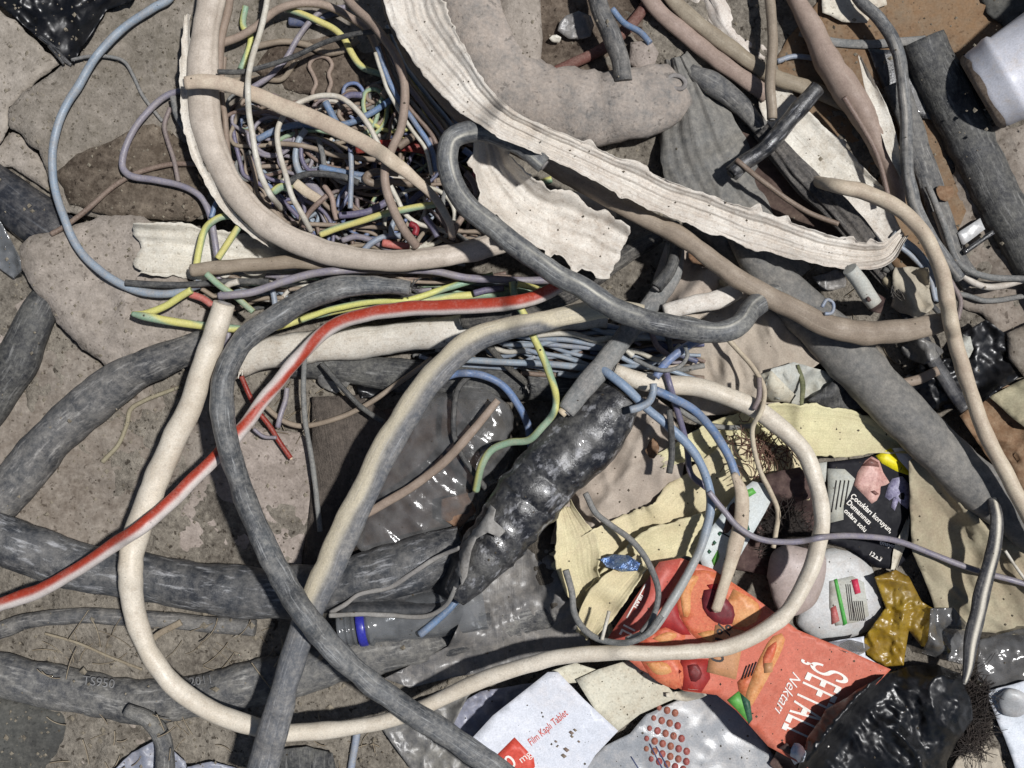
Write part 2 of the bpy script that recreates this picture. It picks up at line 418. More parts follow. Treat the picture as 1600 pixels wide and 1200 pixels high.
    L(hh, bp.inputs['Height']); L(bp.outputs[0], bs.inputs['Normal'])
    return m
M = {}
M['soil'] = mat('soil', (116, 107, 96), (90, 82, 73), (150, 140, 126), .45, 30, .95, .9, 420, speck=.8, speckc=(52, 44, 36), bdist=.004, spec=.1)
M['slab'] = mat('slab_stone', (150, 138, 126), (130, 119, 106), (164, 152, 140), .5, 16, .92, .7, 520, speck=.5, speckc=(70, 60, 50), bdist=.0018, spec=.15)
M['slab2'] = mat('slab_stone_darker', (124, 114, 102), (104, 96, 82), (148, 138, 126), .45, 16, .92, .8, 520, speck=.6, speckc=(62, 54, 42), bdist=.0025, spec=.12)  # darker stone tone of the large upper left slab
M['slabdark'] = mat('slab_soiled', (92, 80, 64), (72, 62, 50), (128, 116, 98), .42, 22, .95, .7, 420, speck=.8, speckc=(44, 36, 28), bdist=.003, spec=.12)
M['slabbrown'] = mat('slab_brown', (126, 113, 100), (108, 96, 84), (148, 138, 126), .46, 20, .92, .6, 420, speck=.6, speckc=(56, 44, 34), bdist=.002, spec=.12)
M['darkstone'] = mat('dark_stone', (72, 72, 68), (58, 57, 54), (96, 93, 86), .35, 30, .85, .5, 600, speck=.5, speckc=(30, 30, 28), bdist=.001)
M['crumb'] = mat('crumb', (124, 112, 97), (90, 80, 68), (150, 136, 118), .5, 60, .95, .4, 700)
M['stem'] = mat('olive_stem', (104, 110, 64), (86, 90, 54), (130, 124, 92), .35, 60, .7, .4, 900)
M['crumb2'] = mat('dark_crumb', (78, 66, 54), (58, 48, 40), (110, 96, 80), .4, 60, .95, .4, 700)
M['beige'] = mat('beige_pvc', (198, 184, 166), (180, 166, 148), (146, 132, 116), .26, 60, .5, .35, 900, streak=.45, streakc=(160, 142, 120), speck=.15)
M['beige2'] = mat('clean_beige_pvc', (216, 204, 184), (204, 190, 168), (166, 148, 126), .2, 60, .45, .25, 900, streak=.2, streakc=(178, 160, 136), speck=.2, speckc=(120, 105, 88))
M['tan'] = mat('tan_pvc', (160, 142, 122), (143, 124, 104), (122, 106, 90), .4, 80, .6, .35, 900, streak=.35, streakc=(186, 172, 152))
M['pinktan'] = mat('pinkish_tan_pvc', (166, 142, 126), (148, 124, 110), (124, 106, 92), .35, 70, .6, .35, 900, streak=.3, streakc=(190, 172, 156))
M['offwhite'] = mat('offwhite_sheath', (218, 211, 198), (204, 195, 180), (158, 142, 124), .32, 34, .6, .6, 800, streak=.55, streakc=(160, 144, 126), speck=.35, speckc=(120, 100, 80), ustreak=(9, .5))
M['cream'] = mat('cream_flat', (200, 186, 156), (186, 168, 140), (150, 130, 108), .25, 60, .55, .35, 900, streak=.35, streakc=(166, 146, 118))
M['grey'] = mat('grey_rubber', (118, 120, 118), (92, 94, 94), (146, 141, 133), .45, 50, .6, .8, 900, streak=.45, streakc=(160, 162, 160), ustreak=(16, 1.2), bdist=.0008)
M['greydk'] = mat('dark_grey_rubber', (58, 59, 61), (40, 41, 44), (110, 107, 100), .4, 40, .6, .8, 800, streak=.7, streakc=(140, 138, 134), ustreak=(16, 1.0), bdist=.0009)
M['bark'] = mat('fibrous_dark', (70, 68, 66), (50, 48, 48), (118, 112, 102), .4, 60, .75, .9, 800, streak=.7, streakc=(140, 136, 126), ustreak=(10, .8), bdist=.0016)
M['hose'] = mat('dusty_hose', (80, 81, 83), (52, 54, 58), (134, 129, 121), .42, 26, .6, .8, 700, streak=.8, streakc=(164, 160, 154), ustreak=(9, .9), bdist=.0012)
M['hose2'] = mat('scratched_hose', (64, 67, 72), (40, 42, 48), (120, 117, 112), .36, 24, .45, .7, 700, streak=.9, streakc=(168, 168, 170), ustreak=(10, .8), bdist=.001)
M['black'] = mat('black_rubber', (34, 35, 39), (22, 22, 26), (100, 97, 92), .3, 30, .36, .5, 700, streak=.85, streakc=(172, 172, 176), ustreak=(6, 1.3), bdist=.001, spec=.6, coat=.25)
M['navy'] = mat('dark_shiny_hose', (40, 42, 48), (28, 28, 34), (100, 96, 92), .32, 30, .35, .4, 700, streak=.3, streakc=(130, 134, 140), ustreak=(24, .3), spec=.5)
M['mud'] = mat('mud_coated_rubber', (176, 160, 148), (162, 146, 134), (98, 99, 98), .42, 24, .9, .7, 420, speck=.5, speckc=(78, 74, 70), bdist=.0016, spec=.1)
M['greyhose'] = mat('flattened_grey_hose', (104, 103, 99), (82, 83, 84), (136, 131, 121), .52, 26, .72, .5, 700, streak=.25, streakc=(136, 134, 126), ustreak=(8, .5), bdist=.001)
M['blue'] = mat('blue_pvc', (98, 124, 168), (84, 108, 150), (134, 132, 132), .35, 110, .42, .25, 1100, spec=.5)
M['lblue'] = mat('light_blue_pvc', (138, 154, 172), (118, 136, 158), (148, 142, 134), .42, 110, .45, .25, 1100, spec=.5)
M['dblue'] = mat('deep_blue_pvc', (60, 72, 118), (72, 82, 122), (112, 108, 108), .38, 110, .42, .25, 1100, spec=.5)
M['purple'] = mat('lilac_pvc', (134, 128, 144), (118, 112, 130), (142, 132, 124), .42, 110, .45, .25, 1100, spec=.5)
M['violet'] = mat('violet_pvc', (90, 84, 118), (100, 94, 126), (124, 116, 118), .38, 110, .42, .25, 1100, spec=.5)
M['brown'] = mat('brown_pvc', (124, 102, 88), (108, 86, 74), (140, 122, 106), .4, 100, .5, .3, 1100)
M['mauve'] = mat('mauve_pvc', (126, 108, 108), (108, 92, 94), (140, 126, 114), .35, 100, .5, .3, 1100)
M['white'] = mat('white_pvc', (206, 200, 186), (190, 180, 162), (150, 136, 116), .25, 100, .48, .25, 1100)
M['red'] = mat('red_pvc', (140, 32, 34), (124, 28, 30), (150, 100, 86), .15, 90, .45, .25, 1100)
M['pink'] = mat('pink_pvc', (188, 100, 98), (172, 86, 84), (170, 130, 118), .2, 90, .48, .25, 1100)
M['rust'] = mat('rust_rod', (124, 78, 62), (104, 64, 52), (130, 104, 88), .35, 80, .7, .5, 900)
M['gy'] = mat('green_yellow_pvc', (128, 166, 134), None, (158, 150, 124), .34, 100, .5, .3, 1100, mix2=(200, 194, 112))
M['rw'] = mat('red_striped_white_pvc', (206, 192, 186), None, (166, 140, 130), .14, 80, .45, .3, 1000, mix2=(164, 36, 44))
M['cg'] = mat('cream_core_grey_jacket', (92, 94, 99), None, (146, 141, 132), .3, 40, .55, .8, 900, streak=.7, streakc=(158, 158, 160), mix2=(206, 194, 160), ustreak=(22, .6), bdist=.001)
M['gl'] = mat('grey_cable_pale_seam', (88, 91, 94), (60, 62, 66), (140, 137, 130), .38, 40, .5, .8, 900, streak=.8, streakc=(166, 167, 166), mix2=(206, 198, 182), bdist=.0008)
M['bl'] = mat('blue_to_grey_pvc', (150, 152, 148), None, (160, 152, 138), .25, 100, .45, .3, 1000, mix2=(116, 136, 166))
M['card'] = mat('brown_cardboard', (140, 104, 74), (120, 88, 64), (120, 104, 86), .42, 16, .9, .3, 600, speck=.5, speckc=(80, 56, 40), bdist=.0008, spec=.1)
M['maroon'] = mat('dark_red_cloth', (84, 62, 56), (66, 48, 44), (104, 86, 74), .3, 24, .95, .5, 600)
M['creamcard'] = mat('cream_card', (212, 206, 186), (196, 186, 164), (164, 146, 122), .25, 20, .85, .2, 600, speck=.4, speckc=(120, 100, 80), spec=.15)
M['rag'] = mat('beige_rag', (186, 173, 154), (170, 156, 138), (142, 128, 112), .3, 26, .95, .4, 900, sheen=.1, spec=.1)
M['khaki'] = mat('khaki_paper', (176, 166, 134), (156, 142, 112), (136, 118, 96), .3, 24, .85, .3, 700, spec=.2)
M['husk'] = mat('corn_husk', (218, 208, 160), (204, 191, 142), (168, 150, 118), .26, 22, .7, .5, 900, streak=.55, streakc=(172, 158, 112), ustreak=(22, .25), spec=.25, bdist=.0006)
M['rustbag'] = mat('rust_brown_paper', (134, 92, 66), (110, 72, 50), (150, 122, 98), .35, 26, .85, .4, 700)
M['plastbag'] = mat('black_bag_film', (14, 14, 17), (10, 10, 12), (34, 32, 34), .2, 30, .36, .15, 400, spec=.55, bdist=.0008)
M['film'] = mat('dusty_grey_film', (116, 114, 112), (92, 91, 92), (134, 128, 118), .45, 26, .34, .4, 700, streak=.2, spec=.6)
M['yellow'] = mat('yellow_plastic', (158, 130, 34), (134, 102, 26), (120, 98, 52), .32, 40, .32, .35, 700, spec=.5)
M['cup'] = mat('white_cup', (206, 206, 214), (196, 197, 206), (176, 160, 144), .1, 30, .45, .1, 900, spec=.4)
M['stain'] = mat('dirt_stain', (96, 78, 62), (128, 108, 90), (150, 134, 118), .4, 90, .9, .5, 600)
M['tray'] = mat('pale_grey_tray', (190, 192, 190), (178, 178, 178), (160, 148, 138), .22, 30, .4, .25, 700, spec=.45)
M['pinktray'] = mat('pinkish_lid', (182, 164, 158), (168, 150, 142), (140, 120, 108), .25, 30, .5, .25, 700)
M['coral'] = mat('coral_print', (200, 92, 78), (192, 84, 72), (188, 112, 100), .2, 24, .5, .12, 900, speck=.25, speckc=(120, 60, 44))
M['coralside'] = mat('coral_side_print', (190, 84, 76), (182, 76, 70), (182, 112, 102), .2, 24, .5, .12, 900)
M['peach'] = mat('peach_print', (204, 112, 66), (194, 92, 58), (198, 134, 90), .3, 50, .5, .1, 900, speck=.2, speckc=(120, 70, 40))
M['peachred'] = mat('peach_red_print', (150, 44, 38), (176, 60, 42), (130, 40, 38), .4, 70, .5, .1, 900)
M['peachpit'] = mat('peach_pit_print', (110, 34, 34), (132, 46, 42), (84, 28, 30), .4, 90, .5, .3, 900)
M['amber'] = mat('amber_print', (208, 146, 88), (202, 128, 72), (206, 164, 112), .3, 50, .5, .1, 900)
M['tanprint'] = mat('tan_print', (190, 132, 96), (184, 124, 90), (170, 120, 92), .2, 50, .5, .1, 900)
M['leafgreen'] = mat('green_print', (72, 150, 62), (96, 168, 74), (60, 130, 56), .3, 60, .5, .1, 900)
M['dkgreen'] = mat('dark_green_print', (40, 96, 66), (36, 84, 60), (70, 110, 84), .3, 60, .5, .1, 900)
M['inkwhite'] = mat('white_ink', (232, 226, 216), None, (206, 190, 176), .2, 60, .5, .1, 900)
M['inkdark'] = mat('dark_ink', (40, 36, 38), None, (70, 62, 60), .2, 60, .5, .1, 900)
M['inkred'] = mat('red_ink', (200, 52, 62), None, (206, 80, 84), .2, 60, .5, .1, 900)
M['inkblue'] = mat('blue_ink', (52, 58, 110), None, (90, 92, 124), .2, 60, .5, .1, 900)
M['medbox'] = mat('white_box_card', (208, 212, 220), (200, 205, 214), (196, 190, 190), .15, 20, .55, .08, 900, spec=.3)
M['blister'] = mat('grey_film_pack', (158, 160, 164), (144, 147, 152), (172, 166, 158), .3, 22, .3, .3, 800, spec=.6)
M['dots'] = mat('redbrown_dots', (150, 84, 72), (138, 74, 64), (170, 112, 98), .25, 70, .5, .15, 900)
M['packblack'] = mat('black_pack_print', (26, 25, 32), (20, 20, 26), (40, 38, 44), .12, 30, .6, .1, 900, spec=.15)
M['skin'] = mat('skin_print', (206, 160, 144), (190, 136, 122), (216, 178, 160), .3, 60, .45, .1, 900)
M['skindk'] = mat('skin_shadow_print', (136, 86, 76), (120, 76, 68), (150, 100, 88), .3, 60, .45, .1, 900)
M['smoke'] = mat('lilac_smoke_print', (128, 122, 158), (96, 90, 128), (180, 176, 200), .4, 70, .45, .1, 900)
M['yelprint'] = mat('yellow_print', (230, 206, 24), (222, 196, 20), (206, 184, 60), .1, 40, .4, .1, 900)
M['greenbox'] = mat('white_green_box', (202, 208, 206), (188, 196, 194), (160, 158, 148), .2, 26, .5, .15, 900)
M['foil'] = mat('blue_foil', (56, 96, 170), (120, 150, 200), (190, 200, 214), .35, 120, .22, .6, 900, metal=.7, bdist=.002)
M['hair'] = mat('dark_fibre', (58, 50, 45), (44, 38, 34), (88, 78, 68), .3, 60, .7, .3, 900)
M['straw'] = mat('straw', (150, 138, 112), (130, 116, 92), (140, 128, 108), .3, 90, .8, .3, 900)
M['wood'] = mat('dark_bark_wood', (82, 74, 64), (64, 58, 52), (106, 96, 84), .4, 30, .85, .9, 600, streak=.5, streakc=(108, 98, 86), ustreak=(7, .6), bdist=.003)
M['paper'] = mat('pale_scrap', (188, 190, 182), (172, 172, 160), (150, 140, 122), .3, 26, .8, .3, 800)
M['bluegrey'] = mat('blue_grey_plastic', (140, 144, 160), (124, 128, 146), (146, 138, 132), .25, 26, .4, .3, 700, spec=.5)
M['bluering'] = mat('blue_ring_plastic', (44, 46, 150), None, (70, 70, 150), .1, 60, .3, .1, 900, spec=.5)
M['torn'] = mat('torn_pale_rubber', (150, 146, 140), (128, 124, 120), (116, 108, 100), .3, 60, .8, .6, 700)
M['copper'] = mat('bare_core', (206, 186, 150), None, (170, 150, 120), .2, 60, .6, .3, 900)
M['bw'] = mat('black_white_flat', (52, 53, 58), None, (110, 106, 100), .3, 50, .5, .6, 900, streak=.3, mix2=(216, 206, 186))
M['lining'] = mat('smooth_dark_lining', (52, 54, 58), (44, 46, 50), (84, 82, 80), .3, 40, .55, .2, 900)
M['faint'] = mat('faint_marking', (138, 138, 138), None, (100, 98, 96), .5, 200, .7, .1, 900)
def clear(name, tint=(.8, .8, .8), fac=.55, rough=.08, bump=1.0, scale=90, dk=.3):
    m = bpy.data.materials.new(name); m.use_nodes = True; nt = m.node_tree; nd = nt.nodes; L = nt.links.new; nd.clear()
    out = nd.new('ShaderNodeOutputMaterial'); tr = nd.new('ShaderNodeBsdfTransparent'); tr.inputs[0].default_value = (*tint, 1)
    gl = nd.new('ShaderNodeBsdfPrincipled'); gl.inputs['Base Color'].default_value = (*[q * dk for q in tint], 1); gl.inputs['Roughness'].default_value = rough; gl.inputs['Specular IOR Level'].default_value = 1
    mx = nd.new('ShaderNodeMixShader'); tc = nd.new('ShaderNodeTexCoord'); n = nd.new('ShaderNodeTexNoise'); n.inputs['Scale'].default_value = scale; n.inputs['Detail'].default_value = 5
    bp = nd.new('ShaderNodeBump'); bp.inputs['Strength'].default_value = bump; bp.inputs['Distance'].default_value = .003
    L(tc.outputs['Object'], n.inputs['Vector']); L(n.outputs['Fac'], bp.inputs['Height']); L(bp.outputs[0], gl.inputs['Normal'])
    mr = nd.new('ShaderNodeMapRange'); mr.inputs['From Min'].default_value = .35; mr.inputs['From Max'].default_value = .65
    mr.inputs['To Min'].default_value = fac - .12; mr.inputs['To Max'].default_value = fac + .18; L(n.outputs['Fac'], mr.inputs['Value'])
    L(mr.outputs[0], mx.inputs[0]); L(tr.outputs[0], mx.inputs[1]); L(gl.outputs[0], mx.inputs[2]); L(mx.outputs[0], out.inputs[0]); return m
M['clear'] = clear('clear_plastic', (.84, .83, .82), .38, .17, .4, 80, .22)
M['bottle'] = clear('clear_bottle', (.76, .78, .8), .42, .14, .4, 60, .3)
# ================================================================ the setting: soil
def build_ground():
    def axis(a, b, lo, hi):
        fine = np.arange(a, b + 1, 6.0); k = np.array([1, 2, 4, 8, 16, 32, 64, 110, 180.]) 
        left = a - np.cumsum(k * 14)[::-1]; right = fine[-1] + np.cumsum(k * 14)
        return np.concatenate([left, fine, right])
    X = axis(-350, 1950, 0, 0); Y = axis(-350, 1550, 0, 0)
    xx, yy = np.meshgrid(X, Y); z = ground_h(xx, yy)
    z += 3 * (fbm(xx, yy, 9, 2, 21) - .5)
    z += np.where((yy < -60) | (yy > 1260) | (xx < -60) | (xx > 1660), 20 * fbm(xx, yy, 130, 4, 31, True), 0)
    v = np.stack([(xx - 800) * S, (600 - yy) * S, z * S], -1).reshape(-1, 3); n = len(X)
    fs = []
    for j in range(len(Y) - 1):
        b = j * n; fs += [(b + i, b + n + i, b + n + i + 1, b + i + 1) for i in range(n - 1)]
    return tagit(link('ground', v, fs, M['soil']), kind='structure')
build_ground()

def seam(u0, w, wig=0.0, sd=1):
    return lambda U, L: np.exp(-((U - u0 - wig * (fbm(L, 0 * L, 60, 3, sd) - .5)) / w) ** 2)
def gyf(sd, k=1.6):
    return lambda U, L: 1 / (1 + np.exp(-7 * (np.sin(2 * np.pi * (U + k * fbm(L, 0 * L + sd, 120, 2, sd))))))

# ---------------------------------------------------------------- slabs and stones
SL = dict(ridged=True, octv=5, round_=4, rdist=4, skirt=60, g=7)
sheet('stone_slab', 'large grey-brown broken slab at upper left under the blue wire loop', 'stone slab',
      [(16, 170), (34, 146), (76, 116), (116, 92), (132, 62), (158, 30), (182, 8), (240, -60), (430, -80), (640, -60), (640, 60), (620, 130), (560, 150), (480, 160), (420, 240), (360, 330), (300, 344), (180, 352), (96, 330), (74, 280), (58, 236), (20, 200)],
      M['slab2'], z=34, amp=16, scale=90, rag=10, **SL)
sheet('stone_slab', 'brown soil-stained slab face under the brown wire arcs at top left of centre', 'stone slab',
      [(240, 190), (300, 235), (330, 330), (300, 346), (180, 340), (110, 318), (84, 270), (120, 240), (180, 215)], M['slabdark'], z=48, amp=14, scale=40, rag=6, round_=6, rdist=12, skirt=30, g=8)
sheet('stone_slab', 'dark brown crumbly slab between the brown wire arcs and the flat cream cable', 'stone slab',
      [(430, 60), (540, 50), (600, 90), (602, 140), (560, 150), (500, 152), (420, 134), (396, 110)], M['slabdark'], z=46, amp=12, scale=30, rag=5, round_=8, rdist=10, skirt=30, g=8)
sheet('stone_slab', 'pinkish-tan slab at the left edge below the black bag corner', 'stone slab',
      [(-90, 8), (0, 14), (60, 62), (94, 100), (70, 116), (34, 144), (14, 168), (16, 198), (0, 222), (-90, 240)], M['slab'], z=26, amp=14, scale=80, rag=8, **SL)
sheet('stone_slab', 'small pale slab wedge at the left edge above the dark shiny pipe', 'stone slab',
      [(-80, 230), (0, 224), (22, 204), (56, 238), (74, 262), (78, 300), (20, 262), (-80, 250)], M['slab'], z=22, amp=10, scale=60, rag=4, **SL)
sheet('stone_slab', 'brown slab with fine cracks below the rounded tan boulder', 'stone slab',
      [(66, 540), (128, 546), (176, 580), (272, 600), (330, 640), (350, 690), (300, 760), (268, 812), (278, 862), (300, 900), (250, 930), (120, 880), (-60, 800), (-60, 700), (20, 620)], M['slabbrown'], z=14, amp=16, scale=70, rag=8, **SL)
sheet('stone_slab', 'smooth tan slab between the beige loop and the dark wood, left of centre', 'stone slab',
      [(330, 672), (392, 664), (470, 676), (490, 700), (492, 770), (470, 890), (440, 905), (302, 898), (276, 860), (270, 812), (300, 760)], M['slab'], z=18, amp=8, scale=110, rag=4, **SL)
sheet('stone_slab', 'tan slab sliver at the left edge under the red-striped cable end', 'stone slab',
      [(-70, 862), (0, 868), (26, 896), (42, 930), (60, 960), (-70, 1000)], M['slabbrown'], z=8, amp=8, scale=60, rag=4, **SL)
sheet('stone_slab', 'yellowish-tan slab strip at the left edge beside the clear plastic scrap', 'stone slab',
      [(-70, 418), (20, 420), (40, 440), (84, 500), (40, 560), (-70, 600)], M['slab'], z=10, amp=8, scale=60, rag=4, **SL)
tube('rubber_pipe', 'dark shiny ribbed pipe running under the boulder at the left edge', 'pipe', [(-90, 235), (-20, 290), (60, 345), (150, 410), (230, 470)], 44, M['navy'], flat=.7, soft=30, sides=40,
     prof=lambda U, L: 1 + .025 * np.cos(U * 2 * np.pi * 14))
sheet('boulder', 'rounded tan boulder with a chipped top at left, crossed by the blue wire loop', 'boulder',
      [(30, 384), (62, 364), (112, 354), (160, 338), (226, 338), (262, 380), (300, 440), (330, 480), (318, 530), (254, 566), (176, 578), (122, 542), (82, 492), (42, 440), (27, 410)],
      M['slab'], z=50, amp=22, scale=80, ridged=True, octv=5, rag=7, round_=12, rdist=10, skirt=90, g=7)
sheet('plastic_scrap', 'crumpled clear bluish plastic scrap at the left edge beside the boulder', 'plastic scrap',
      [(-60, 350), (0, 345), (16, 372), (30, 400), (34, 424), (22, 436), (-10, 412), (-60, 420)], M['bottle'], amp=18, scale=22, ridged=True, g=5, conform=6)
sheet('plastic_bag', 'crumpled black plastic bag in the top left corner', 'plastic bag',
      [(-80, -60), (250, -60), (204, 2), (166, 16), (142, 56), (122, 84), (116, 96), (98, 88), (60, 60), (0, 8), (-80, -6)], M['plastbag'], amp=26, scale=46, ridged=True, g=5, conform=8, rag=2)
tube('thin_wire', 'short frayed black wire stub at the corner of the black bag', 'wire', [(62, 58), (88, 78), (104, 96), (112, 102)], 4, M['black'])
tube('thin_wire', 'thin black wire stub lying beside the frayed stub below the black bag', 'wire', [(76, 72), (92, 90), (100, 100)], 3, M['black'])

# ---------------------------------------------------------------- right-hand ground sheets
sheet('cardboard_sheet', 'large brown cardboard sheet under the cables at upper right', 'cardboard',
      [(1190, 130), (1230, 60), (1330, -60), (1500, -40), (1570, 30), (1570, 60), (1500, 110), (1478, 250), (1510, 330), (1480, 400), (1440, 470), (1330, 330), (1200, 300)], M['card'], z=26, amp=10, scale=150, g=14, rag=2, th=4)
sheet('stone_slab', 'pinkish-brown earth slab below the white cup at the right edge', 'stone slab',
      [(1500, 200), (1700, 190), (1700, 560), (1600, 560), (1540, 500), (1500, 470), (1470, 420), (1480, 300)], M['slabbrown'], z=16, amp=22, scale=70, rag=10, **SL)
sheet('stone_slab', 'dark pitted stone above the white cup in the top right corner', 'stone slab', [(1500, -60), (1700, -60), (1700, 40), (1600, 40), (1570, 50), (1540, 20)], M['darkstone'], z=20, amp=26, scale=26, rag=8, **SL)
sheet('cloth', 'dark red-brown cloth patch between the black sticks and the white sheath', 'cloth', [(1120, 190), (1170, 210), (1230, 260), (1340, 360), (1300, 372), (1200, 330), (1140, 300)], M['maroon'], amp=10, scale=50, g=8, conform=14)
sheet('stone_slab', 'grey-brown slab at the top between the white sheath and the grey hose', 'stone slab', [(700, -60), (1010, -60), (1010, 130), (940, 150), (860, 140), (740, 100)], M['slabdark'], z=16, amp=18, scale=60, rag=8, **SL)
sheet('stone', 'smooth beige stone between the grey hose and the grey rubber apex at top', 'stone', [(985, 66), (1016, 62), (1030, 82), (1022, 104), (1000, 112), (982, 100)], M['slab'], z=56, pillow=10, amp=4, skirt=50, g=6)
sheet('stone', 'beige chunk of stone at the top edge left of the grey hose', 'stone', [(780, -40), (842, -40), (848, 60), (844, 108), (806, 106), (776, 60)], M['slab'], z=50, pillow=14, amp=10, skirt=50, g=6)
tube('rod', 'rust-brown rod slanting behind the grey hose at the top', 'rod', [(846, 122), (900, 98), (945, 76), (985, 40), (1010, 4), (1020, -30)], 10, M['rust'])
tube('thin_wire', 'short bright blue wire between the rust rod and the rubber apex at top', 'wire', [(956, 14), (975, 36), (1000, 50), (1016, 68)], 6, M['blue'])
tube('rubber_hose', 'mottled grey hose entering from the top edge left of the rubber apex', 'hose', [(925, -50), (935, 0), (952, 50), (966, 90), (972, 128)], 17, M['hose'], lift=28)
sheet('black_panel', 'torn black rubber panel lying on the brown cardboard at upper right', 'rubber panel', [(1356, 76), (1400, 78), (1446, 66), (1450, 120), (1466, 190), (1420, 180), (1380, 140)], M['black'], conform=20, amp=4)
tube('rubber_strip', 'thin grey strip crossing the brown cardboard behind the grey seamed cable', 'strip', [(1250, 50), (1300, 66), (1360, 70), (1400, 66), (1446, 62)], 8, M['grey'], flat=.4)
sheet('paper_scrap', 'cream torn paper scrap at the top edge beside the pinkish forked cable', 'paper scrap', [(1280, -30), (1380, -30), (1388, 8), (1366, 14), (1354, 36), (1316, 34), (1284, 20)], M['creamcard'], amp=8, g=6, rag=4)
tube('thin_wire', 'thin teal wire behind the pinkish forked cable', 'wire', [(1214, 96), (1240, 88), (1280, 92), (1304, 100)], 5, M['lblue'])
tube('rubber_hose', 'grey flattened hose running down the brown cardboard beside the seamed cable', 'hose', [(1398, 130), (1420, 190), (1444, 260), (1466, 330), (1490, 400), (1520, 440)], 22, M['hose'], flat=.5, soft=6)
tube('rubber_hose', 'thick charcoal dirt-caked hose at the right edge beside the white cup', 'hose', [(1440, 60), (1470, 130), (1510, 210), (1550, 290), (1600, 380), (1660, 480)], 42, M['greydk'], sides=40, flat=.8, soft=20)
sheet('tile_scrap', 'small pale grey flat scrap beside the thick charcoal hose', 'scrap', [(1496, 364), (1532, 340), (1540, 358), (1504, 384)], M['tray'], z=44, th=5, skirt=12)
tube('thin_wire', 'thin black wire pair beside the small pale flat scrap', 'wire', [(1506, 396), (1530, 378), (1552, 362)], 5, M['black'])
tube('thin_wire', 'pale green wire arc under the charcoal hose at the right edge', 'wire', [(1462, 330), (1480, 380), (1500, 425), (1540, 448), (1590, 440), (1640, 420)], 6, M['paperwire'] if 'paperwire' in M else M['white'])
tube('thin_wire', 'grey wire arc just inside the pale arc at the right edge', 'wire', [(1450, 290), (1474, 350), (1496, 410), (1540, 432), (1600, 436), (1650, 440)], 6, M['grey'])

# white cup lying on its side: shell with a lip, a moulded band and a dirty base
def cup():
    a = np.array([1532., 146., 66.]); d = np.array([.86, -.50, .52]); d /= np.linalg.norm(d)
    prof = [(0, 0), (-2, 50), (0, 60), (6, 64), (14, 66), (30, 68), (38, 71), (46, 71), (50, 67), (120, 74), (260, 88), (262, 92), (268, 92), (270, 86), (262, 82), (120, 68), (20, 60), (16, 0)]
    e = bpy.data.objects.new('plastic_cup', None); sc.collection.objects.link(e)
    tagit(e, 'white plastic cup lying on its side with a dirty rim at upper right', 'cup')
    c0 = W(a[0], a[1], 0); e.location = c0; e['_c'] = list(map(float, c0))
    up = np.array([0, 0, 1.]); s_ = np.cross(d, up); s_ /= np.linalg.norm(s_); n_ = np.cross(s_, d); m = 56
    V, fs = [], []
    for (h, r) in prof:
        for q in range(m):
            t = 2 * np.pi * q / m
            flute = 1 - (.03 * abs(math.sin(t * 7)) if 55 < h < 255 and r > 70 else 0)
            p = a + d * h + r * flute * (math.cos(t) * s_ + math.sin(t) * n_); V.append(((p[0] - 800) * S * (1 - 66 / HC), (600 - p[1]) * S * (1 - 66 / HC), p[2] * S))
    # image y points down while world y points up, so the ring winding is mirrored
    for i in range(len(prof) - 1):
        for q in range(m):
            q2 = (q + 1) % m; fs.append((i * m + q, (i + 1) * m + q, (i + 1) * m + q2, i * m + q2))
    link('cup_body', V, fs, M['cup'], e)
    V, fs = [], []
    for k, (h, r) in enumerate([(-3, 44), (-3.5, 56), (0, 62.5), (4, 64.6), (5.5, 65.2)]):
        for q in range(m):
            t = 2 * np.pi * q / m; rr = r * 1.005 + (1.5 * vnoise(q * .7, k, 3) if k == 4 else 0)
            hh = h + (7 * vnoise(q * .45, 1, 5) if k >= 4 else 0)
            p = a + d * hh + rr * (math.cos(t) * s_ + math.sin(t) * n_); V.append(((p[0] - 800) * S * (1 - 66 / HC), (600 - p[1]) * S * (1 - 66 / HC), p[2] * S))
    for i in range(4):
        for q in range(m):
            q2 = (q + 1) % m; fs.append((i * m + q, (i + 1) * m + q, (i + 1) * m + q2, i * m + q2))
    link('dirty_rim', V, fs, M['stain'], e)
cup()
fput(*np.meshgrid(np.arange(1500, 1700, 3), np.arange(30, 210, 3)), 100)

# ---------------------------------------------------------------- bottom left: hoses, dark stone
sheet('flat_stone', 'dark grey flat stone in the bottom left corner', 'stone', [(-60, 1086), (40, 1092), (96, 1108), (112, 1126), (112, 1142), (96, 1176), (74, 1204), (60, 1260), (-60, 1260)], M['darkstone'], z=36, amp=8, scale=60, round_=12, rdist=12, skirt=50, g=8)
sheet('stone_slab', 'pale crumbly tan slab under the lower grey hose at bottom left', 'stone slab', [(110, 1100), (190, 1110), (240, 1120), (250, 1160), (230, 1260), (70, 1260), (112, 1150)], M['slab'], z=12, amp=26, scale=22, rag=5, **SL)
sheet('plastic_scrap', 'crumpled blue-grey plastic scrap at the bottom edge beside the small hose', 'plastic scrap', [(178, 1204), (206, 1176), (240, 1158), (262, 1164), (290, 1190), (300, 1250), (180, 1250)], M['bluegrey'], amp=20, scale=34, ridged=True, g=5)
sheet('plastic_scrap', 'pale blue-grey plastic scrap at the bottom edge below the beige loop', 'plastic scrap', [(292, 1198), (330, 1190), (372, 1200), (390, 1250), (290, 1250)], M['bluegrey'], amp=14, scale=30, ridged=True, g=5)
tube('rubber_hose', 'slender grey hose at the left edge under the red-striped cable', 'hose', [(-60, 1010), (-10, 988), (50, 970), (120, 962), (200, 966), (300, 972), (400, 982)], 15, M['hose'], soft=8)
tube('twig', 'pale split twig leaning against the beige loop under the dark hose', 'twig', [(228, 1010), (250, 990), (284, 972)], 6, M['straw'], flat=.5)
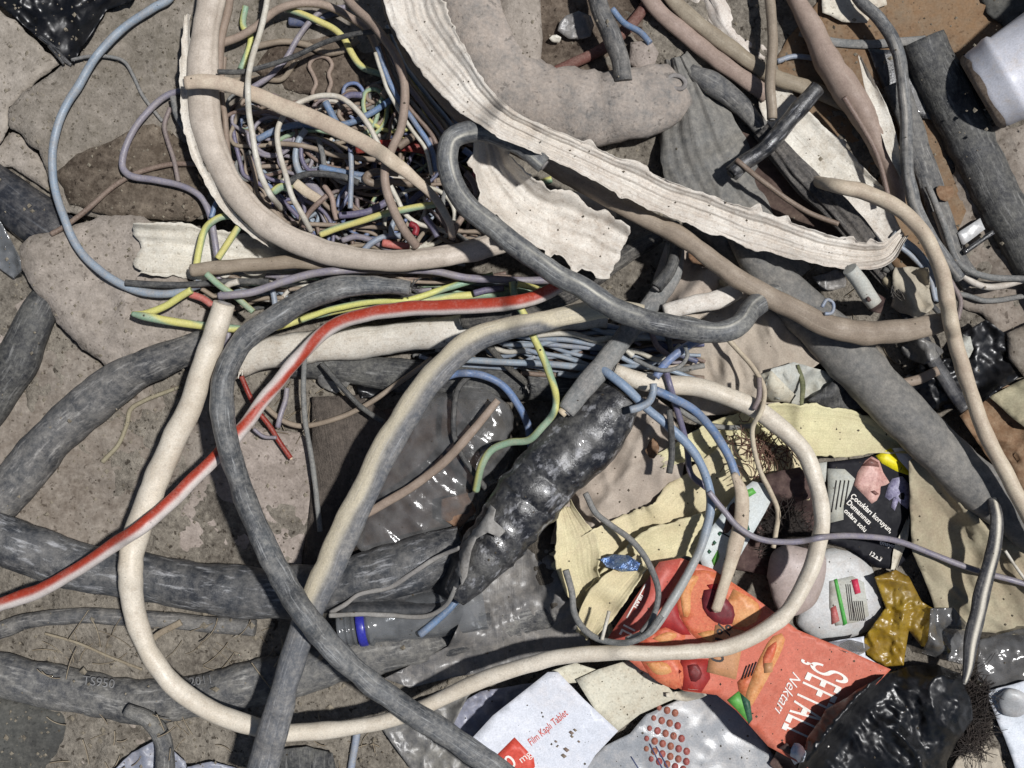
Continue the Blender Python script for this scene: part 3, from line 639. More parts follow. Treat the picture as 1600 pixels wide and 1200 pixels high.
h = tube('rubber_hose', 'thick dusty grey hose with faint lettering along the bottom left', 'hose', [(-90, 1040), (-20, 1050), (60, 1068), (150, 1086), (230, 1096), (320, 1086), (420, 1062), (520, 1036), (620, 1012), (720, 990), (820, 962), (888, 936)],
         40, M['hose'], flat=.8, sides=44, wob=.06, soft=20, stiff=60)
x_, y_, z_, r_ = o_info[h.name]
def on_tube(o, eps=1.5, fl=1.0):
    x0, y0, z0, r0 = o_info[o.name]
    def f(a, b):
        a = np.atleast_1d(a).astype(float); b = np.atleast_1d(b).astype(float); d = np.hypot(a[:, None] - x0, b[:, None] - y0); i = d.argmin(1); w = np.minimum(d.min(1), r0[i] * .98)
        return z0[i] + fl * np.sqrt(np.maximum(r0[i] ** 2 - w ** 2, 0)) + eps
    return f
lettering('TS950', 128, 1069, (1, .13), 20, h, M['faint'], zf=on_tube(h, 2.0, .8), xs=1.0)
lettering('2011', 296, 1072, (1, -.13), 19, h, M['faint'], zf=on_tube(h, 2.0, .8))
tube('rubber_hose', 'small grey hose branching down from the thick hose at bottom left', 'hose', [(196, 1108, .7), (226, 1122, .9), (248, 1142), (258, 1168), (258, 1210, 1.1), (250, 1260, 1.2)], 16, M['hose'], lift=6)
tube('rubber_hose', 'thick dark hose at the left edge running down past the boulder', 'hose', [(100, 420, .6, -70), (82, 452, .75, -50), (62, 486, .85, -14), (34, 548), (0, 610), (-50, 680)], 38, M['greydk'], sides=36, flat=.85, soft=18)
tube('rubber_hose', 'dusty grey hose curving down to the left edge below the boulder', 'hose', [(356, 512, .62), (318, 536, .75), (262, 558, .85), (200, 588, .92), (140, 632), (84, 684, 1.05), (34, 742, 1.1), (-20, 800, 1.15), (-70, 850, 1.15)], 37, M['hose'], sides=36, wob=.06, soft=14)
tube('twig', 'thin forked grey twig lying on the brown slab beside the beige loop', 'twig', [(282, 604, .8), (250, 616), (222, 628), (204, 640, 1.1), (198, 664), (184, 696), (160, 722, 1.2)], 4, M['straw'])
# soft ground detail
def scatter_crumbs():
    V, fs = [], []
    for i in range(8500):
        x = rnd.uniform(-200, 1800); y = rnd.uniform(-150, 1350); r = rnd.choice([.8, 1, 1.2, 1.5, 2, 2.6, 3.4, 5.0 if y > 930 and x < 760 else 2.2]) * rnd.uniform(.7, 1.3)
        if rnd.random() > (1.0 if (y > 930 and x < 760) or (x < 500 and y < 900) else .45): continue
        z = float(fget(x, y)) + r * .3; b = len(V)
        c = W(x, y, z)
        for (dx, dy, dz) in ((1, 0, 0), (-1, 0, 0), (0, 1, 0), (0, -1, 0), (0, 0, .8), (0, 0, -.8)):
            q = r * rnd.uniform(.6, 1.2) * S; V.append((c[0] + dx * q + rnd.uniform(-.3, .3) * q, c[1] + dy * q, c[2] + dz * q))
        for f in ((0, 2, 4), (2, 1, 4), (1, 3, 4), (3, 0, 4), (2, 0, 5), (1, 2, 5), (3, 1, 5), (0, 3, 5)): fs.append(tuple(b + k for k in f))
    tagit(link('soil_crumbs', V, fs, M['crumb'], smooth=False), 'loose soil crumbs and grit scattered over the slabs', 'grit', kind='stuff')
scatter_crumbs()
def thin_bits(name, label, cat, specs, mt, kind='stuff'):
    V, fs = [], []
    for (x, y, a, Ln, r, bend, zo) in specs:
        n = 6; pts = []
        for k in range(n):
            t = k / (n - 1) - .5; aa = a + bend * t; pts.append((x + math.cos(aa) * t * Ln, y + math.sin(aa) * t * Ln))
        z0 = max(float(fget(p[0], p[1])) for p in pts) + r + zo
        b = len(V)
        for k, p in enumerate(pts):
            c = W(p[0], p[1], z0 + (k - 2.5) * zo * .3); ta = a + bend * (k / (n - 1) - .5); sx, sy = -math.sin(ta), -math.cos(ta)
            for q in range(3):
                t = 2 * math.pi * q / 3 + 1.57; V.append((c[0] + sx * math.cos(t) * r * S, c[1] + sy * math.cos(t) * r * S, c[2] + math.sin(t) * r * S))
        for k in range(n - 1):
            for q in range(3):
                q2 = (q + 1) % 3; fs.append((b + k * 3 + q, b + k * 3 + q2, b + k * 3 + 3 + q2, b + k * 3 + 3 + q))
    return tagit(link(name, V, fs, mt), label, cat, kind=kind)
thin_bits('straw_bits', 'bits of dry straw strewn on the soil between the hoses', 'straw',
          [(rnd.uniform(60, 440), rnd.uniform(975, 1060), rnd.uniform(0, 3.1), rnd.uniform(18, 60), rnd.uniform(.6, 1.3), rnd.uniform(-.5, .5), rnd.uniform(0, 2)) for _ in range(34)]
          + [(rnd.uniform(60, 720), rnd.uniform(1120, 1220), rnd.uniform(0, 3.1), rnd.uniform(14, 40), rnd.uniform(.8, 1.6), rnd.uniform(-.5, .5), 1) for _ in range(50)]
          + [(rnd.uniform(430, 620), rnd.uniform(560, 680), rnd.uniform(0, 3.1), rnd.uniform(14, 50), rnd.uniform(.7, 1.4), rnd.uniform(-.5, .5), 1) for _ in range(30)]
          + [(rnd.uniform(1000, 1480), rnd.uniform(330, 640), rnd.uniform(0, 3.1), rnd.uniform(14, 40), rnd.uniform(.7, 1.4), rnd.uniform(-.5, .5), 1) for _ in range(50)], M['straw'])
tube('twig', 'long pale straw stalk lying on the soil between the two left hoses', 'straw stalk', [(70, 990), (120, 1004), (170, 1026), (222, 1046)], 2.6, M['straw'])

# ---------------------------------------------------------------- middle floor of the pile
sheet('wood_plank', 'dark weathered plank with a knot, left of the cream and grey cable', 'wood', [(488, 620), (560, 616), (610, 650), (600, 740), (572, 820), (556, 900), (470, 900), (486, 780)], M['wood'], z=24, amp=14, scale=60, uvdir=1.4, skirt=40, th=6, round_=8, rdist=14)
sheet('cardboard_sheet', 'dull reddish-brown card under the clear crinkled plastic', 'cardboard', [(600, 640), (700, 620), (760, 700), (740, 860), (560, 900), (580, 760)], M['maroon'], z=18, amp=10, scale=60)
tube('wood_stick', 'dark grey weathered stick standing right of the clear crinkled plastic', 'stick', [(730, 600), (770, 680), (810, 770), (850, 860), (886, 940)], 32, M['wood'], flat=.6, soft=10)
tube('rubber_hose', 'dark dusty hose lying across under the pale straight sheath', 'hose', [(440, 560), (540, 575), (650, 590), (780, 600), (900, 600), (960, 600)], 30, M['greydk'], flat=.7, soft=6, sides=30)
tube('crushed_bottle', 'clear crushed plastic bottle with bright glints beside the cream and grey cable', 'bottle', [(574, 862, .75), (606, 826, 1), (650, 776, 1.05), (700, 716, 1.0), (744, 656, .85), (772, 616, .4)], 92, M['clear'], flat=.42, sides=90, step=4, wob=.10, soft=20, stiff=60, jit=0,
     prof=lambda U, L: 1 + .025 * np.sin(L / 3.2) * (np.sin(L / 40) > -.2) + .22 * (fbm(L, U * 420, 46, 4, 5, True) - .5))
sheet('paper_scrap', 'brownish pink scrap seen inside the crushed clear bottle', 'paper scrap', [(690, 780), (730, 770), (744, 800), (716, 826), (690, 810)], M['rustbag'], z=60, amp=8, scale=20, g=5)
tube('rubber_hose', 'thick black split hose crossing the lower left under the beige loop', 'hose', [(-90, 810), (-20, 834), (60, 866), (140, 888), (230, 902), (330, 920), (430, 926, 1.02), (520, 916, 1.05), (600, 896, 1.1), (660, 878, 1.1), (724, 852, .9)],
     44, M['hose2'], sides=48, flat=.85, wob=.05, soft=16, stiff=70)
# clear bottle with blue neck ring under the torn hose
def bottle():
    e = bpy.data.objects.new('plastic_bottle', None); sc.collection.objects.link(e); tagit(e, 'clear plastic bottle with a blue neck ring lying under the split black hose', 'bottle')
    a = np.array([530., 984., 70.]); c0 = W(a[0], a[1], 0); e.location = c0; e['_c'] = list(map(float, c0))
    d = np.array([.985, .0, -.05]); d[1] = -.16; d /= np.linalg.norm(d); up = np.array([0, 0, 1.]); s_ = np.cross(d, up); s_ /= np.linalg.norm(s_); n_ = np.cross(s_, d); m = 36
    def lathe(name, prof, mt):
        V, fs = [], []
        for (h_, r) in prof:
            for q in range(m):
                t = 2 * np.pi * q / m; p = a + d * h_ + r * (math.cos(t) * s_ + math.sin(t) * n_); kk = 1 - 70 / HC; V.append(((p[0] - 800) * S * kk, (600 - p[1]) * S * kk, p[2] * S))
        for i in range(len(prof) - 1):
            for q in range(m):
                q2 = (q + 1) % m; fs.append((i * m + q, (i + 1) * m + q, (i + 1) * m + q2, i * m + q2))
        return link(name, V, fs, mt, e)
    lathe('neck', [(0, 24), (0, 29), (3, 30), (6, 30), (7, 27), (12, 27), (13, 29), (16, 29), (17, 27), (22, 27), (23, 29), (26, 29), (27, 26.5), (36, 26.5), (36.5, 25), (0, 24)], M['bottle'])
    lathe('blue_ring', [(30, 27.2), (30, 31.5), (34, 32), (40, 32), (43, 31), (43, 27.2)], M['bluering'])
    lathe('bottle_body', [(40, 26), (46, 33), (50, 34), (54, 29), (70, 30), (84, 33), (92, 34), (98, 32), (120, 35), (160, 38), (200, 38), (230, 38)], M['bottle'])
    lathe('mouth_liner', [(2, 0.5), (2, 23)], M['hose'])
bottle()
fput(*np.meshgrid(np.arange(528, 720, 3), np.arange(945, 1000, 3)), 96)
sheet('plastic_film', 'dusty grey crinkled film spread below the torn black sleeve', 'plastic film', [(722, 900), (760, 876), (830, 850), (878, 860), (896, 940), (922, 1000), (930, 1030), (820, 1040), (700, 1060), (640, 1075), (600, 1060), (700, 1010), (724, 960)],
      M['film'], amp=22, scale=60, ridged=True, g=5, conform=16, th=1.5)
sheet('plastic_scrap', 'crumpled slate-grey plastic lump under the white medicine box edge', 'plastic scrap', [(700, 1110), (750, 1080), (850, 1064), (870, 1060), (800, 1130), (740, 1160), (706, 1150)], M['bluegrey'], amp=24, scale=30, ridged=True, g=5)
sheet('plastic_scrap', 'crinkled grey film between the bottom of the beige loop and the medicine box', 'plastic scrap', [(590, 1130), (640, 1100), (700, 1080), (760, 1060), (730, 1090), (700, 1150), (760, 1200), (700, 1240), (640, 1200)], M['film'], amp=22, scale=26, ridged=True, g=5)
sheet('rubber_scrap', 'dark crumpled rubber scrap at the bottom edge left of the grey cable', 'rubber scrap', [(430, 1172), (480, 1166), (520, 1176), (524, 1200), (500, 1240), (440, 1240)], M['greydk'], amp=18, scale=24, ridged=True, g=6)
tube('thin_wire', 'pale blue wire dropping off the bottom edge right of the cream cable foot', 'wire', [(558, 1140), (554, 1170), (546, 1220), (540, 1260)], 7, M['lblue'])

# ---------------------------------------------------------------- right side rubbish
sheet('rag', 'crumpled beige rag spread under the blue wires right of centre', 'rag', [(1060, 470), (1120, 400), (1200, 470), (1240, 510), (1290, 560), (1240, 600), (1210, 640), (1100, 650), (1040, 620), (1030, 560)], M['rag'], amp=52, scale=70, ridged=True, g=5, conform=20, octv=3, aniso=(1.2, 2.2))
sheet('rag', 'folded beige rag between the black sleeve and the yellow husks', 'rag', [(930, 650), (1000, 600), (1050, 640), (1070, 720), (1060, 790), (1000, 830), (930, 850), (860, 850), (880, 760)], M['rag'], amp=56, scale=66, ridged=True, g=5, conform=20, octv=3, aniso=(2.2, 2.0))
sheet('rag', 'small beige cloth fold between the grey bent cable and the tan cable', 'rag', [(1040, 380), (1100, 390), (1130, 430), (1110, 470), (1040, 480), (1020, 440)], M['rag'], amp=30, scale=60, ridged=True, g=6)
sheet('khaki_sheet', 'crumpled khaki paper sheet at the right edge below the thick grey hose', 'paper sheet', [(1420, 720), (1470, 700), (1560, 760), (1700, 860), (1700, 1000), (1560, 990), (1470, 980), (1450, 920), (1424, 860)], M['khaki'], amp=58, scale=80, ridged=True, g=6, conform=20, octv=3, aniso=(1.0, 2.6))
sheet('paper_bag', 'rust-brown crumpled paper at the right edge', 'paper', [(1500, 650), (1560, 600), (1700, 620), (1700, 800), (1600, 780), (1560, 740)], M['rustbag'], amp=44, scale=60, ridged=True, g=6, conform=16)
sheet('khaki_sheet', 'small folded khaki paper above the rust-brown paper at the right edge', 'paper sheet', [(1545, 620), (1600, 592), (1700, 560), (1700, 680), (1600, 668)], M['khaki'], amp=16, scale=60, ridged=True, g=7)
sheet('plastic_bag', 'small crumpled black bag at the right edge above the rust-brown paper', 'plastic bag', [(1505, 520), (1540, 500), (1570, 520), (1572, 560), (1592, 590), (1560, 610), (1520, 640), (1440, 640), (1400, 600), (1450, 560), (1490, 560)], M['plastbag'], amp=44, scale=40, ridged=True, g=5)
sheet('stone', 'pinkish-brown stone at the right edge beside the small black bag', 'stone', [(1572, 520), (1620, 500), (1680, 560), (1600, 590), (1576, 560)], M['slabbrown'], z=44, pillow=8, skirt=50)
tube('rubber_hose', 'shiny black flat strip running down between the tan cable and the right beige cable', 'strip', [(1366, 400), (1400, 460), (1440, 530), (1480, 600), (1510, 640)], 13, M['navy'], flat=.5)
sheet('paper_scrap', 'pale green-white crumpled scraps beside the husk leaf', 'paper scrap', [(1205, 576), (1240, 566), (1290, 580), (1316, 600), (1296, 628), (1250, 636), (1206, 620), (1196, 600)], M['paper'], amp=22, scale=24, ridged=True, g=5)
sheet('paper_scrap', 'smooth white paper scrap left of the crumpled green-white scraps', 'paper scrap', [(1188, 585), (1206, 580), (1244, 618), (1236, 630), (1200, 626), (1186, 604)], M['creamcard'], amp=6, g=6)
tube('leaf_stem', 'short olive green stem standing against the pale scraps', 'stem', [(1246, 570, .5), (1254, 600), (1252, 640, .6)], 5, M['stem'], flat=.5)
sheet('rubber_scrap', 'dark crumpled rubber piece between the pale scraps and the thick grey hose', 'rubber scrap', [(1262, 626), (1310, 590), (1370, 620), (1360, 640), (1290, 640)], M['greydk'], amp=16, scale=30, ridged=True, g=6)
tube('wood_stick', 'short pale wooden stick between the thick grey hose and the right beige cable', 'stick', [(1404, 600), (1436, 592), (1466, 578)], 9, M['tan'], flat=.6)
# corn husks
def husk(label, pts, hw, **k): return strip('corn_husk', label, 'corn husk', pts, hw, M['husk'], ribs=9, ribamp=1.2, th=1.2, depth=k.pop('depth', 10), wave=k.pop('wave', 12), rag=.12, endrag=10, nu=23, **k)
husk('broad pale yellow corn husk leaf below the thick grey hose', [(1040, 716, .3), (1110, 690, .7), (1200, 674), (1290, 674, 1.0), (1350, 680, .8), (1416, 698, .2)], 40)
husk('crumpled corn husk with brown silk under the blue wires', [(880, 884, .5), (950, 862, .9), (1030, 836), (1090, 786), (1160, 734, 1), (1256, 744, .7)], 48)
husk('corn husk strip curling beside the dusty grey film', [(884, 800, .4), (900, 850), (906, 900, .9), (930, 950, .7), (946, 986, .3)], 34)
husk('corn husk strip along the top of the orange juice carton', [(930, 930, .4), (970, 900, .8), (1030, 860), (1100, 830, .8), (1150, 800, .4)], 36)
husk('frayed pale corn husk end pointing down beside the carton', [(1000, 880, .5), (960, 920), (930, 960), (918, 985, .6)], 26, wave=14)
thin_bits('corn_silk', 'brown corn silk threads on the husk between the blue wires', 'corn silk', [(rnd.gauss(1195, 26), rnd.gauss(705, 18), rnd.uniform(0, 3.1), rnd.uniform(20, 60), .9, rnd.uniform(-3, 3), rnd.uniform(0, 4)) for _ in range(70)], M['rust'])
sheet('foil_wrapper', 'crumpled shiny blue foil wrapper on the corn husks', 'foil wrapper', [(938, 874), (958, 866), (982, 868), (1000, 880), (996, 892), (972, 894), (948, 886)], M['foil'], amp=14, scale=12, ridged=True, g=3, conform=6)
def hair(label, cx, cy, rx, ry, n, mt=None, name='hair_tuft', cat='hair'):
    base = [(cx + rx * rnd.gauss(0, .42), cy + ry * rnd.gauss(0, .42), rnd.uniform(0, 6.2), rnd.uniform(20, 60), rnd.uniform(.35, .7), rnd.uniform(-1.0, 1.0), rnd.uniform(0, 3)) for _ in range(n)]
    return thin_bits(name, label, cat, base, mt or M['hair'], kind=None)
sheet('rubber_scrap', 'dark crumpled rubber under the hair between the white carton and the beige loop', 'rubber scrap', [(1140, 790), (1200, 740), (1250, 730), (1290, 780), (1270, 860), (1200, 900), (1150, 890), (1120, 870)], M['maroon'], amp=26, scale=40, ridged=True, g=6)
hair('dark tuft of hair between the white green-printed carton and the beige loop', 1228, 838, 30, 42, 900)

# white box with green print
b = sheet('drink_carton', 'white carton with green print poking out above the orange juice carton', 'carton', [(1088, 862), (1100, 840), (1150, 772), (1176, 752), (1196, 756), (1208, 776), (1196, 800), (1150, 880), (1128, 914), (1100, 890)], M['greenbox'], level=80, th=3, skirt=18, g=9, amp=5, scale=60, rag=0)
decal('green_leaf_print', [(1160, 768), (1176, 762), (1182, 770), (1168, 778)], b, M['leafgreen'], g=8)
decal('green_leaf_print', [(1158, 818), (1168, 816), (1172, 828), (1162, 832)], b, M['dkgreen'], g=8)
decal('green_leaf_print', [(1112, 876), (1122, 858), (1124, 870), (1116, 886)], b, M['leafgreen'], g=8)
decal('green_leaf_print', [(1140, 846), (1152, 850), (1148, 866), (1136, 862)], b, M['leafgreen'], g=8)
for (x0, y0) in ((1100, 846), (1108, 862), (1116, 848), (1124, 834), (1134, 874)): decal('printed_dot', [(x0 - 3, y0), (x0, y0 - 4), (x0 + 4, y0), (x0, y0 + 4)], b, M['dkgreen'], g=8)
for k in range(5): decal('printed_line', [(1126 + k * 8, 830 - k * 10), (1140 + k * 8, 838 - k * 10), (1139 + k * 8, 840 - k * 10), (1125 + k * 8, 832 - k * 10)], b, M['inkdark'], g=8)
tube('thin_wire', 'coiled thick black cord under the corner of the white green-printed carton', 'cord', [(1054, 880), (1072, 872), (1090, 884), (1102, 900), (1100, 908)], 5, M['black'])

# pale lid and tray with a label
sheet('pinkish_lid', 'pinkish worn plastic lid left of the pale tray, behind the beige loop', 'plastic lid', [(1198, 900), (1206, 864), (1226, 852), (1256, 856), (1290, 870), (1276, 940), (1236, 964), (1214, 952)], M['pinktray'], z=60, pillow=18, rdist=16, skirt=18, amp=4, g=7, smooth_out=True, rag=0)
t = sheet('plastic_tray', 'pale grey round-cornered tray with a small ingredients label', 'plastic tray', [(1254, 930), (1262, 880), (1290, 858), (1320, 858), (1352, 872), (1372, 912), (1380, 950), (1372, 976), (1330, 996), (1290, 1002), (1262, 990), (1244, 972)], M['tray'], level=60, pillow=14, rdist=9, skirt=16, amp=5, scale=60, g=6, smooth_out=True, rag=0)
o_zf[t.name] = (lambda zf0: (lambda a, b_: zf0(a, b_) + 14.0))(o_zf[t.name])
decal('label_paper', [(1296, 908), (1332, 900), (1350, 910), (1358, 962), (1340, 972), (1306, 978), (1296, 950)], t, M['paper'], g=9)
decal('green_label_bar', [(1303, 906), (1308, 904), (1324, 974), (1318, 978)], t, M['leafgreen'], eps=1.4, g=9)
decal('red_label_badge', [(1330, 906), (1340, 904), (1345, 926), (1336, 929)], t, M['inkred'], eps=1.4, g=9)
decal('pink_label_patch', [(1298, 950), (1306, 946), (1312, 970), (1300, 976)], t, M['pink'], eps=1.3, g=9)
for k in range(9):
    x0 = 1321 + k * 3.2; decal('printed_line', [(x0, 913 + (k > 2) * 26), (x0 + 1.3, 913 + (k > 2) * 26), (x0 + 8.3 - k * .3, 970), (x0 + 7 - k * .3, 970)], t, M['inkdark'], eps=1.4, g=9)

# cigarette pack wrapper with a picture
p = sheet('cigarette_pack', 'black cigarette pack wrapper with a face picture and yellow top under the husk leaf', 'cigarette pack', [(1294, 722), (1350, 716), (1400, 702), (1424, 702), (1448, 736), (1452, 760), (1436, 820), (1428, 860), (1400, 890), (1370, 886), (1330, 858), (1294, 848)],
          M['packblack'], level=80, th=2, skirt=16, g=8, amp=9, scale=70, rag=1)
decal('white_label', [(1293, 732), (1320, 733), (1336, 748), (1330, 766), (1318, 790), (1318, 812), (1294, 818)], p, M['paper'])
decal('yellow_band', [(1368, 712), (1392, 700), (1404, 718), (1424, 738), (1440, 750), (1436, 762), (1424, 744), (1400, 736), (1378, 724)], p, M['yelprint'])
decal('white_corner', [(1394, 700), (1418, 699), (1440, 722), (1446, 740), (1436, 746), (1422, 738), (1404, 718)], p, M['medbox'])
decal('printed_face', [(1352, 720), (1362, 713), (1374, 720), (1380, 738), (1390, 754), (1384, 758), (1376, 760), (1375, 772), (1370, 782), (1362, 787), (1350, 774), (1334, 758), (1340, 738)], p, M['skin'])
decal('printed_face_shadow', [(1346, 728), (1360, 716), (1372, 722), (1374, 730), (1360, 728)], p, M['skindk'], eps=1.2)
decal('printed_face_shadow', [(1360, 768), (1366, 766), (1374, 772), (1368, 774)], p, M['skindk'], eps=1.2)
decal('printed_smoke', [(1394, 748), (1410, 744), (1420, 756), (1422, 786), (1418, 796), (1408, 788), (1398, 776), (1390, 782), (1382, 776), (1388, 758)], p, M['smoke'])
decal('printed_smoke', [(1396, 776), (1404, 782), (1398, 798), (1392, 792)], p, M['smoke'], eps=1.1)
dd = (.80, .60)
lettering('Çocukları koruyun,', 1328, 776, (.74, .67), 11.5, p, M['inkwhite'], xs=.95, bold=.02)
lettering('Dumanınızı', 1322, 786, (.72, .69), 11.5, p, M['inkwhite'], xs=.95, bold=.02)
lettering('onlara solu', 1318, 799, (.70, .70), 11, p, M['inkwhite'], xs=.95, bold=.02)
lettering('tmayın.', 1374, 850, (.96, .27), 9.5, p, M['inkwhite'], bold=.02)
lettering('12.a.3', 1357, 866, (.82, .5), 9.5, p, M['inkwhite'], bold=.02)
for k in range(4): decal('printed_line', [(1298 + k * 7, 800 - k * 4), (1306 + k * 6.5, 750), (1308 + k * 6.5, 751), (1300 + k * 7, 801 - k * 4)], p, M['inkdark'], eps=1.2)
strip('paper_scrap', 'torn white paper tab on the edge of the cigarette pack', 'paper scrap', [(1418, 816, .3), (1412, 840, .9), (1404, 860), (1398, 884, .5)], 8, M['creamcard'], depth=3, th=1)
sheet('pink_scrap', 'pale scrap with pink letters left of the cigarette pack', 'paper scrap', [(1272, 724), (1292, 722), (1290, 752), (1284, 760), (1270, 742)], M['paper'], z=72, g=8)

# yellow plastic, clear film, papers lower right
sheet('yellow_peel', 'crumpled glossy mustard-yellow plastic with a bulging lobe', 'yellow plastic', [(1366, 902), (1400, 890), (1420, 900), (1440, 940), (1458, 950), (1464, 990), (1486, 1018), (1478, 1024), (1440, 1010), (1420, 985), (1416, 1010), (1412, 1040), (1384, 1042), (1354, 1024), (1348, 1000), (1370, 970), (1384, 950)],
      M['yellow'], amp=30, scale=34, ridged=True, g=3, conform=10, th=2, pillow=10, rdist=6, octv=4)
sheet('plastic_film', 'crinkled clear plastic film between the yellow plastic and the grey and white cable', 'plastic film', [(1454, 950), (1490, 950), (1516, 980), (1510, 1040), (1470, 1030), (1440, 1020), (1450, 1000)], M['clear'], amp=11, scale=26, ridged=True, g=4, th=1)
sheet('plastic_film', 'crinkled clear plastic film at the right edge below the khaki paper', 'plastic film', [(1530, 1000), (1600, 980), (1700, 980), (1700, 1100), (1600, 1110), (1550, 1080), (1524, 1060)], M['clear'], amp=15, scale=36, ridged=True, g=5, th=1)
sheet('paper_scrap', 'white paper with faint pink marks in the bottom right corner', 'paper scrap', [(1540, 1080), (1600, 1064), (1700, 1070), (1700, 1240), (1600, 1240), (1576, 1170)], M['medbox'], amp=14, scale=60, g=8)
sheet('cup_lid', 'small round clear-grey cap in the bottom right corner', 'cap', [(1556, 1090), (1576, 1076), (1600, 1082), (1610, 1104), (1590, 1120), (1564, 1114)], M['tray'], amp=3, pillow=8, rdist=4, smooth_out=True, g=5)
sheet('rag', 'brown rag scrap at the bottom edge under the hair', 'rag', [(1510, 1160), (1560, 1170), (1580, 1250), (1500, 1250), (1480, 1210)], M['rag'], amp=20, scale=30, ridged=True, g=6)
hair('dark hair tuft below the grey and white cable at bottom right', 1516, 1120, 30, 60, 1100)
sheet('paper_scrap', 'glossy white wrapper edge under the pale tray and yellow plastic', 'wrapper', [(1290, 1004), (1350, 994), (1352, 1024), (1384, 1046), (1370, 1050), (1330, 1030), (1286, 1010)], M['medbox'], z=50, amp=8, scale=20, ridged=True, g=6)

# orange juice carton
c = sheet('juice_carton', 'flattened orange peach juice carton lying face up at lower right', 'juice carton', [(946, 1002), (1030, 878), (1064, 872), (1112, 888), (1180, 934), (1246, 984), (1320, 1014), (1392, 1046), (1330, 1110), (1262, 1200), (1200, 1166), (1150, 1110), (1120, 1086), (1070, 1080), (1000, 1046)],
          M['coral'], level=99.5, off=5, th=2, skirt=26, g=10, amp=9, scale=150, rag=0, octv=2)
decal('side_panel', [(947, 1002), (1031, 879), (1064, 873), (1044, 930), (1010, 985), (990, 1012)], c, M['coralside'], eps=.6, g=30)
decal('peach_slice_print', [(1056, 936), (1074, 896), (1110, 892), (1150, 914), (1190, 950), (1180, 975), (1110, 1008), (1080, 990), (1062, 962)], c, M['peach'], eps=.7, smooth_out=True)
decal('peach_slice_print', [(1146, 920), (1186, 945), (1180, 972), (1150, 980), (1130, 960)], c, M['amber'], eps=1.2, smooth_out=True)
decal('peach_pit_print', [(1100, 922), (1120, 922), (1140, 940), (1150, 958), (1144, 974), (1124, 974), (1104, 962), (1096, 940)], c, M['peachpit'], eps=1.7, smooth_out=True, rag=3)
decal('peach_slice_print', [(1010, 994), (1040, 980), (1068, 984), (1070, 1004), (1060, 1014), (1000, 1024), (990, 1014)], c, M['peach'], eps=.8, smooth_out=True)
decal('peach_shadow_print', [(1040, 935), (1056, 936), (1062, 965), (1080, 992), (1066, 992), (1040, 980), (1020, 986)], c, M['peachred'], eps=.9)
decal('peach_slice_print', [(1000, 1030), (1060, 1030), (1068, 1058), (1062, 1078), (1020, 1060)], c, M['peach'], eps=.8, smooth_out=True)
decal('peach_slice_print', [(1064, 1030), (1106, 1030), (1110, 1060), (1096, 1082), (1066, 1078), (1060, 1050)], c, M['peachred'], eps=.8)
for (pp, mm, ee) in (([(1062, 930), (1076, 902), (1092, 900), (1080, 926), (1078, 960), (1070, 966)], 'amber', 1.3), ([(1090, 990), (1112, 984), (1126, 994), (1110, 1003)], 'amber', 1.3), ([(1020, 998), (1042, 988), (1060, 992), (1040, 1004)], 'amber', 1.4),
                     ([(1074, 1040), (1090, 1038), (1096, 1056), (1082, 1066)], 'peachpit', 1.4), ([(1010, 1036), (1040, 1036), (1050, 1050), (1026, 1054)], 'amber', 1.4), ([(1200, 1012), (1214, 1002), (1208, 1028), (1196, 1050), (1192, 1030)], 'peach', 1.5),
                     ([(1104, 914), (1124, 912), (1134, 924), (1116, 926)], 'peachred', 1.4)):
    decal('fruit_shade_print', pp, c, M[mm], eps=ee, smooth_out=True, rag=1.5, g=8)
for k in range(4): decal('printed_line', [(1166 + k * 5, 1040 - k * 2), (1168 + k * 5, 1040 - k * 2), (1160 + k * 5, 1062 - k * 2), (1158 + k * 5, 1062 - k * 2)], c, M['inkdark'], eps=2.2, g=9)
decal('banner_print', [(1118, 976), (1164, 986), (1150, 1062), (1104, 1050)], c, M['tanprint'], eps=1.5)
decal('peach_slice_print', [(1186, 1030), (1206, 996), (1226, 990), (1224, 1010), (1210, 1040), (1186, 1084), (1168, 1110), (1164, 1090)], c, M['amber'], eps=.9, smooth_out=True)
decal('peach_slice_print', [(1152, 1066), (1170, 1050), (1186, 1060), (1176, 1090), (1160, 1096)], c, M['peach'], eps=.8, smooth_out=True)
decal('peach_pit_print', [(1194, 1036), (1204, 1032), (1210, 1042), (1204, 1054), (1194, 1052)], c, M['tanprint'], eps=1.6, smooth_out=True)
decal('leaf_print', [(1136, 1094), (1154, 1080), (1170, 1094), (1174, 1116), (1170, 1130), (1154, 1112)], c, M['leafgreen'], eps=1.0)
decal('leaf_print', [(1156, 1082), (1172, 1096), (1176, 1124), (1170, 1132), (1162, 1104)], c, M['dkgreen'], eps=1.4)
jd = (-.42, .907)
lettering('ŞEFTALİ', 1272, 1030, jd, 84, c, M['inkwhite'], xs=.345, bold=.008, sp=1.12)
lettering('Nektarı', 1240, 1048, (-.45, .9), 24, c, M['inkwhite'], xs=.9, shear=.45)
lettering('1L', 977, 972, (-.45, .9), 28, c, M['inkwhite'], xs=.75, bold=.02)
lettering('e', 965, 998, (-.45, .9), 22, c, M['inkwhite'], bold=.01)
lettering('%100', 1124, 972, (-.24, .97), 30, c, M['inkdark'], xs=.95, bold=.015, eps=2.2)
lettering('0RAN', 1000, 928, (-.45, .9), 9, c, M['inkwhite'], bold=.02)
decal('printed_line', [(1008, 912), (1010, 913), (980, 966), (978, 965)], c, M['inkwhite'], eps=1.2, g=10)

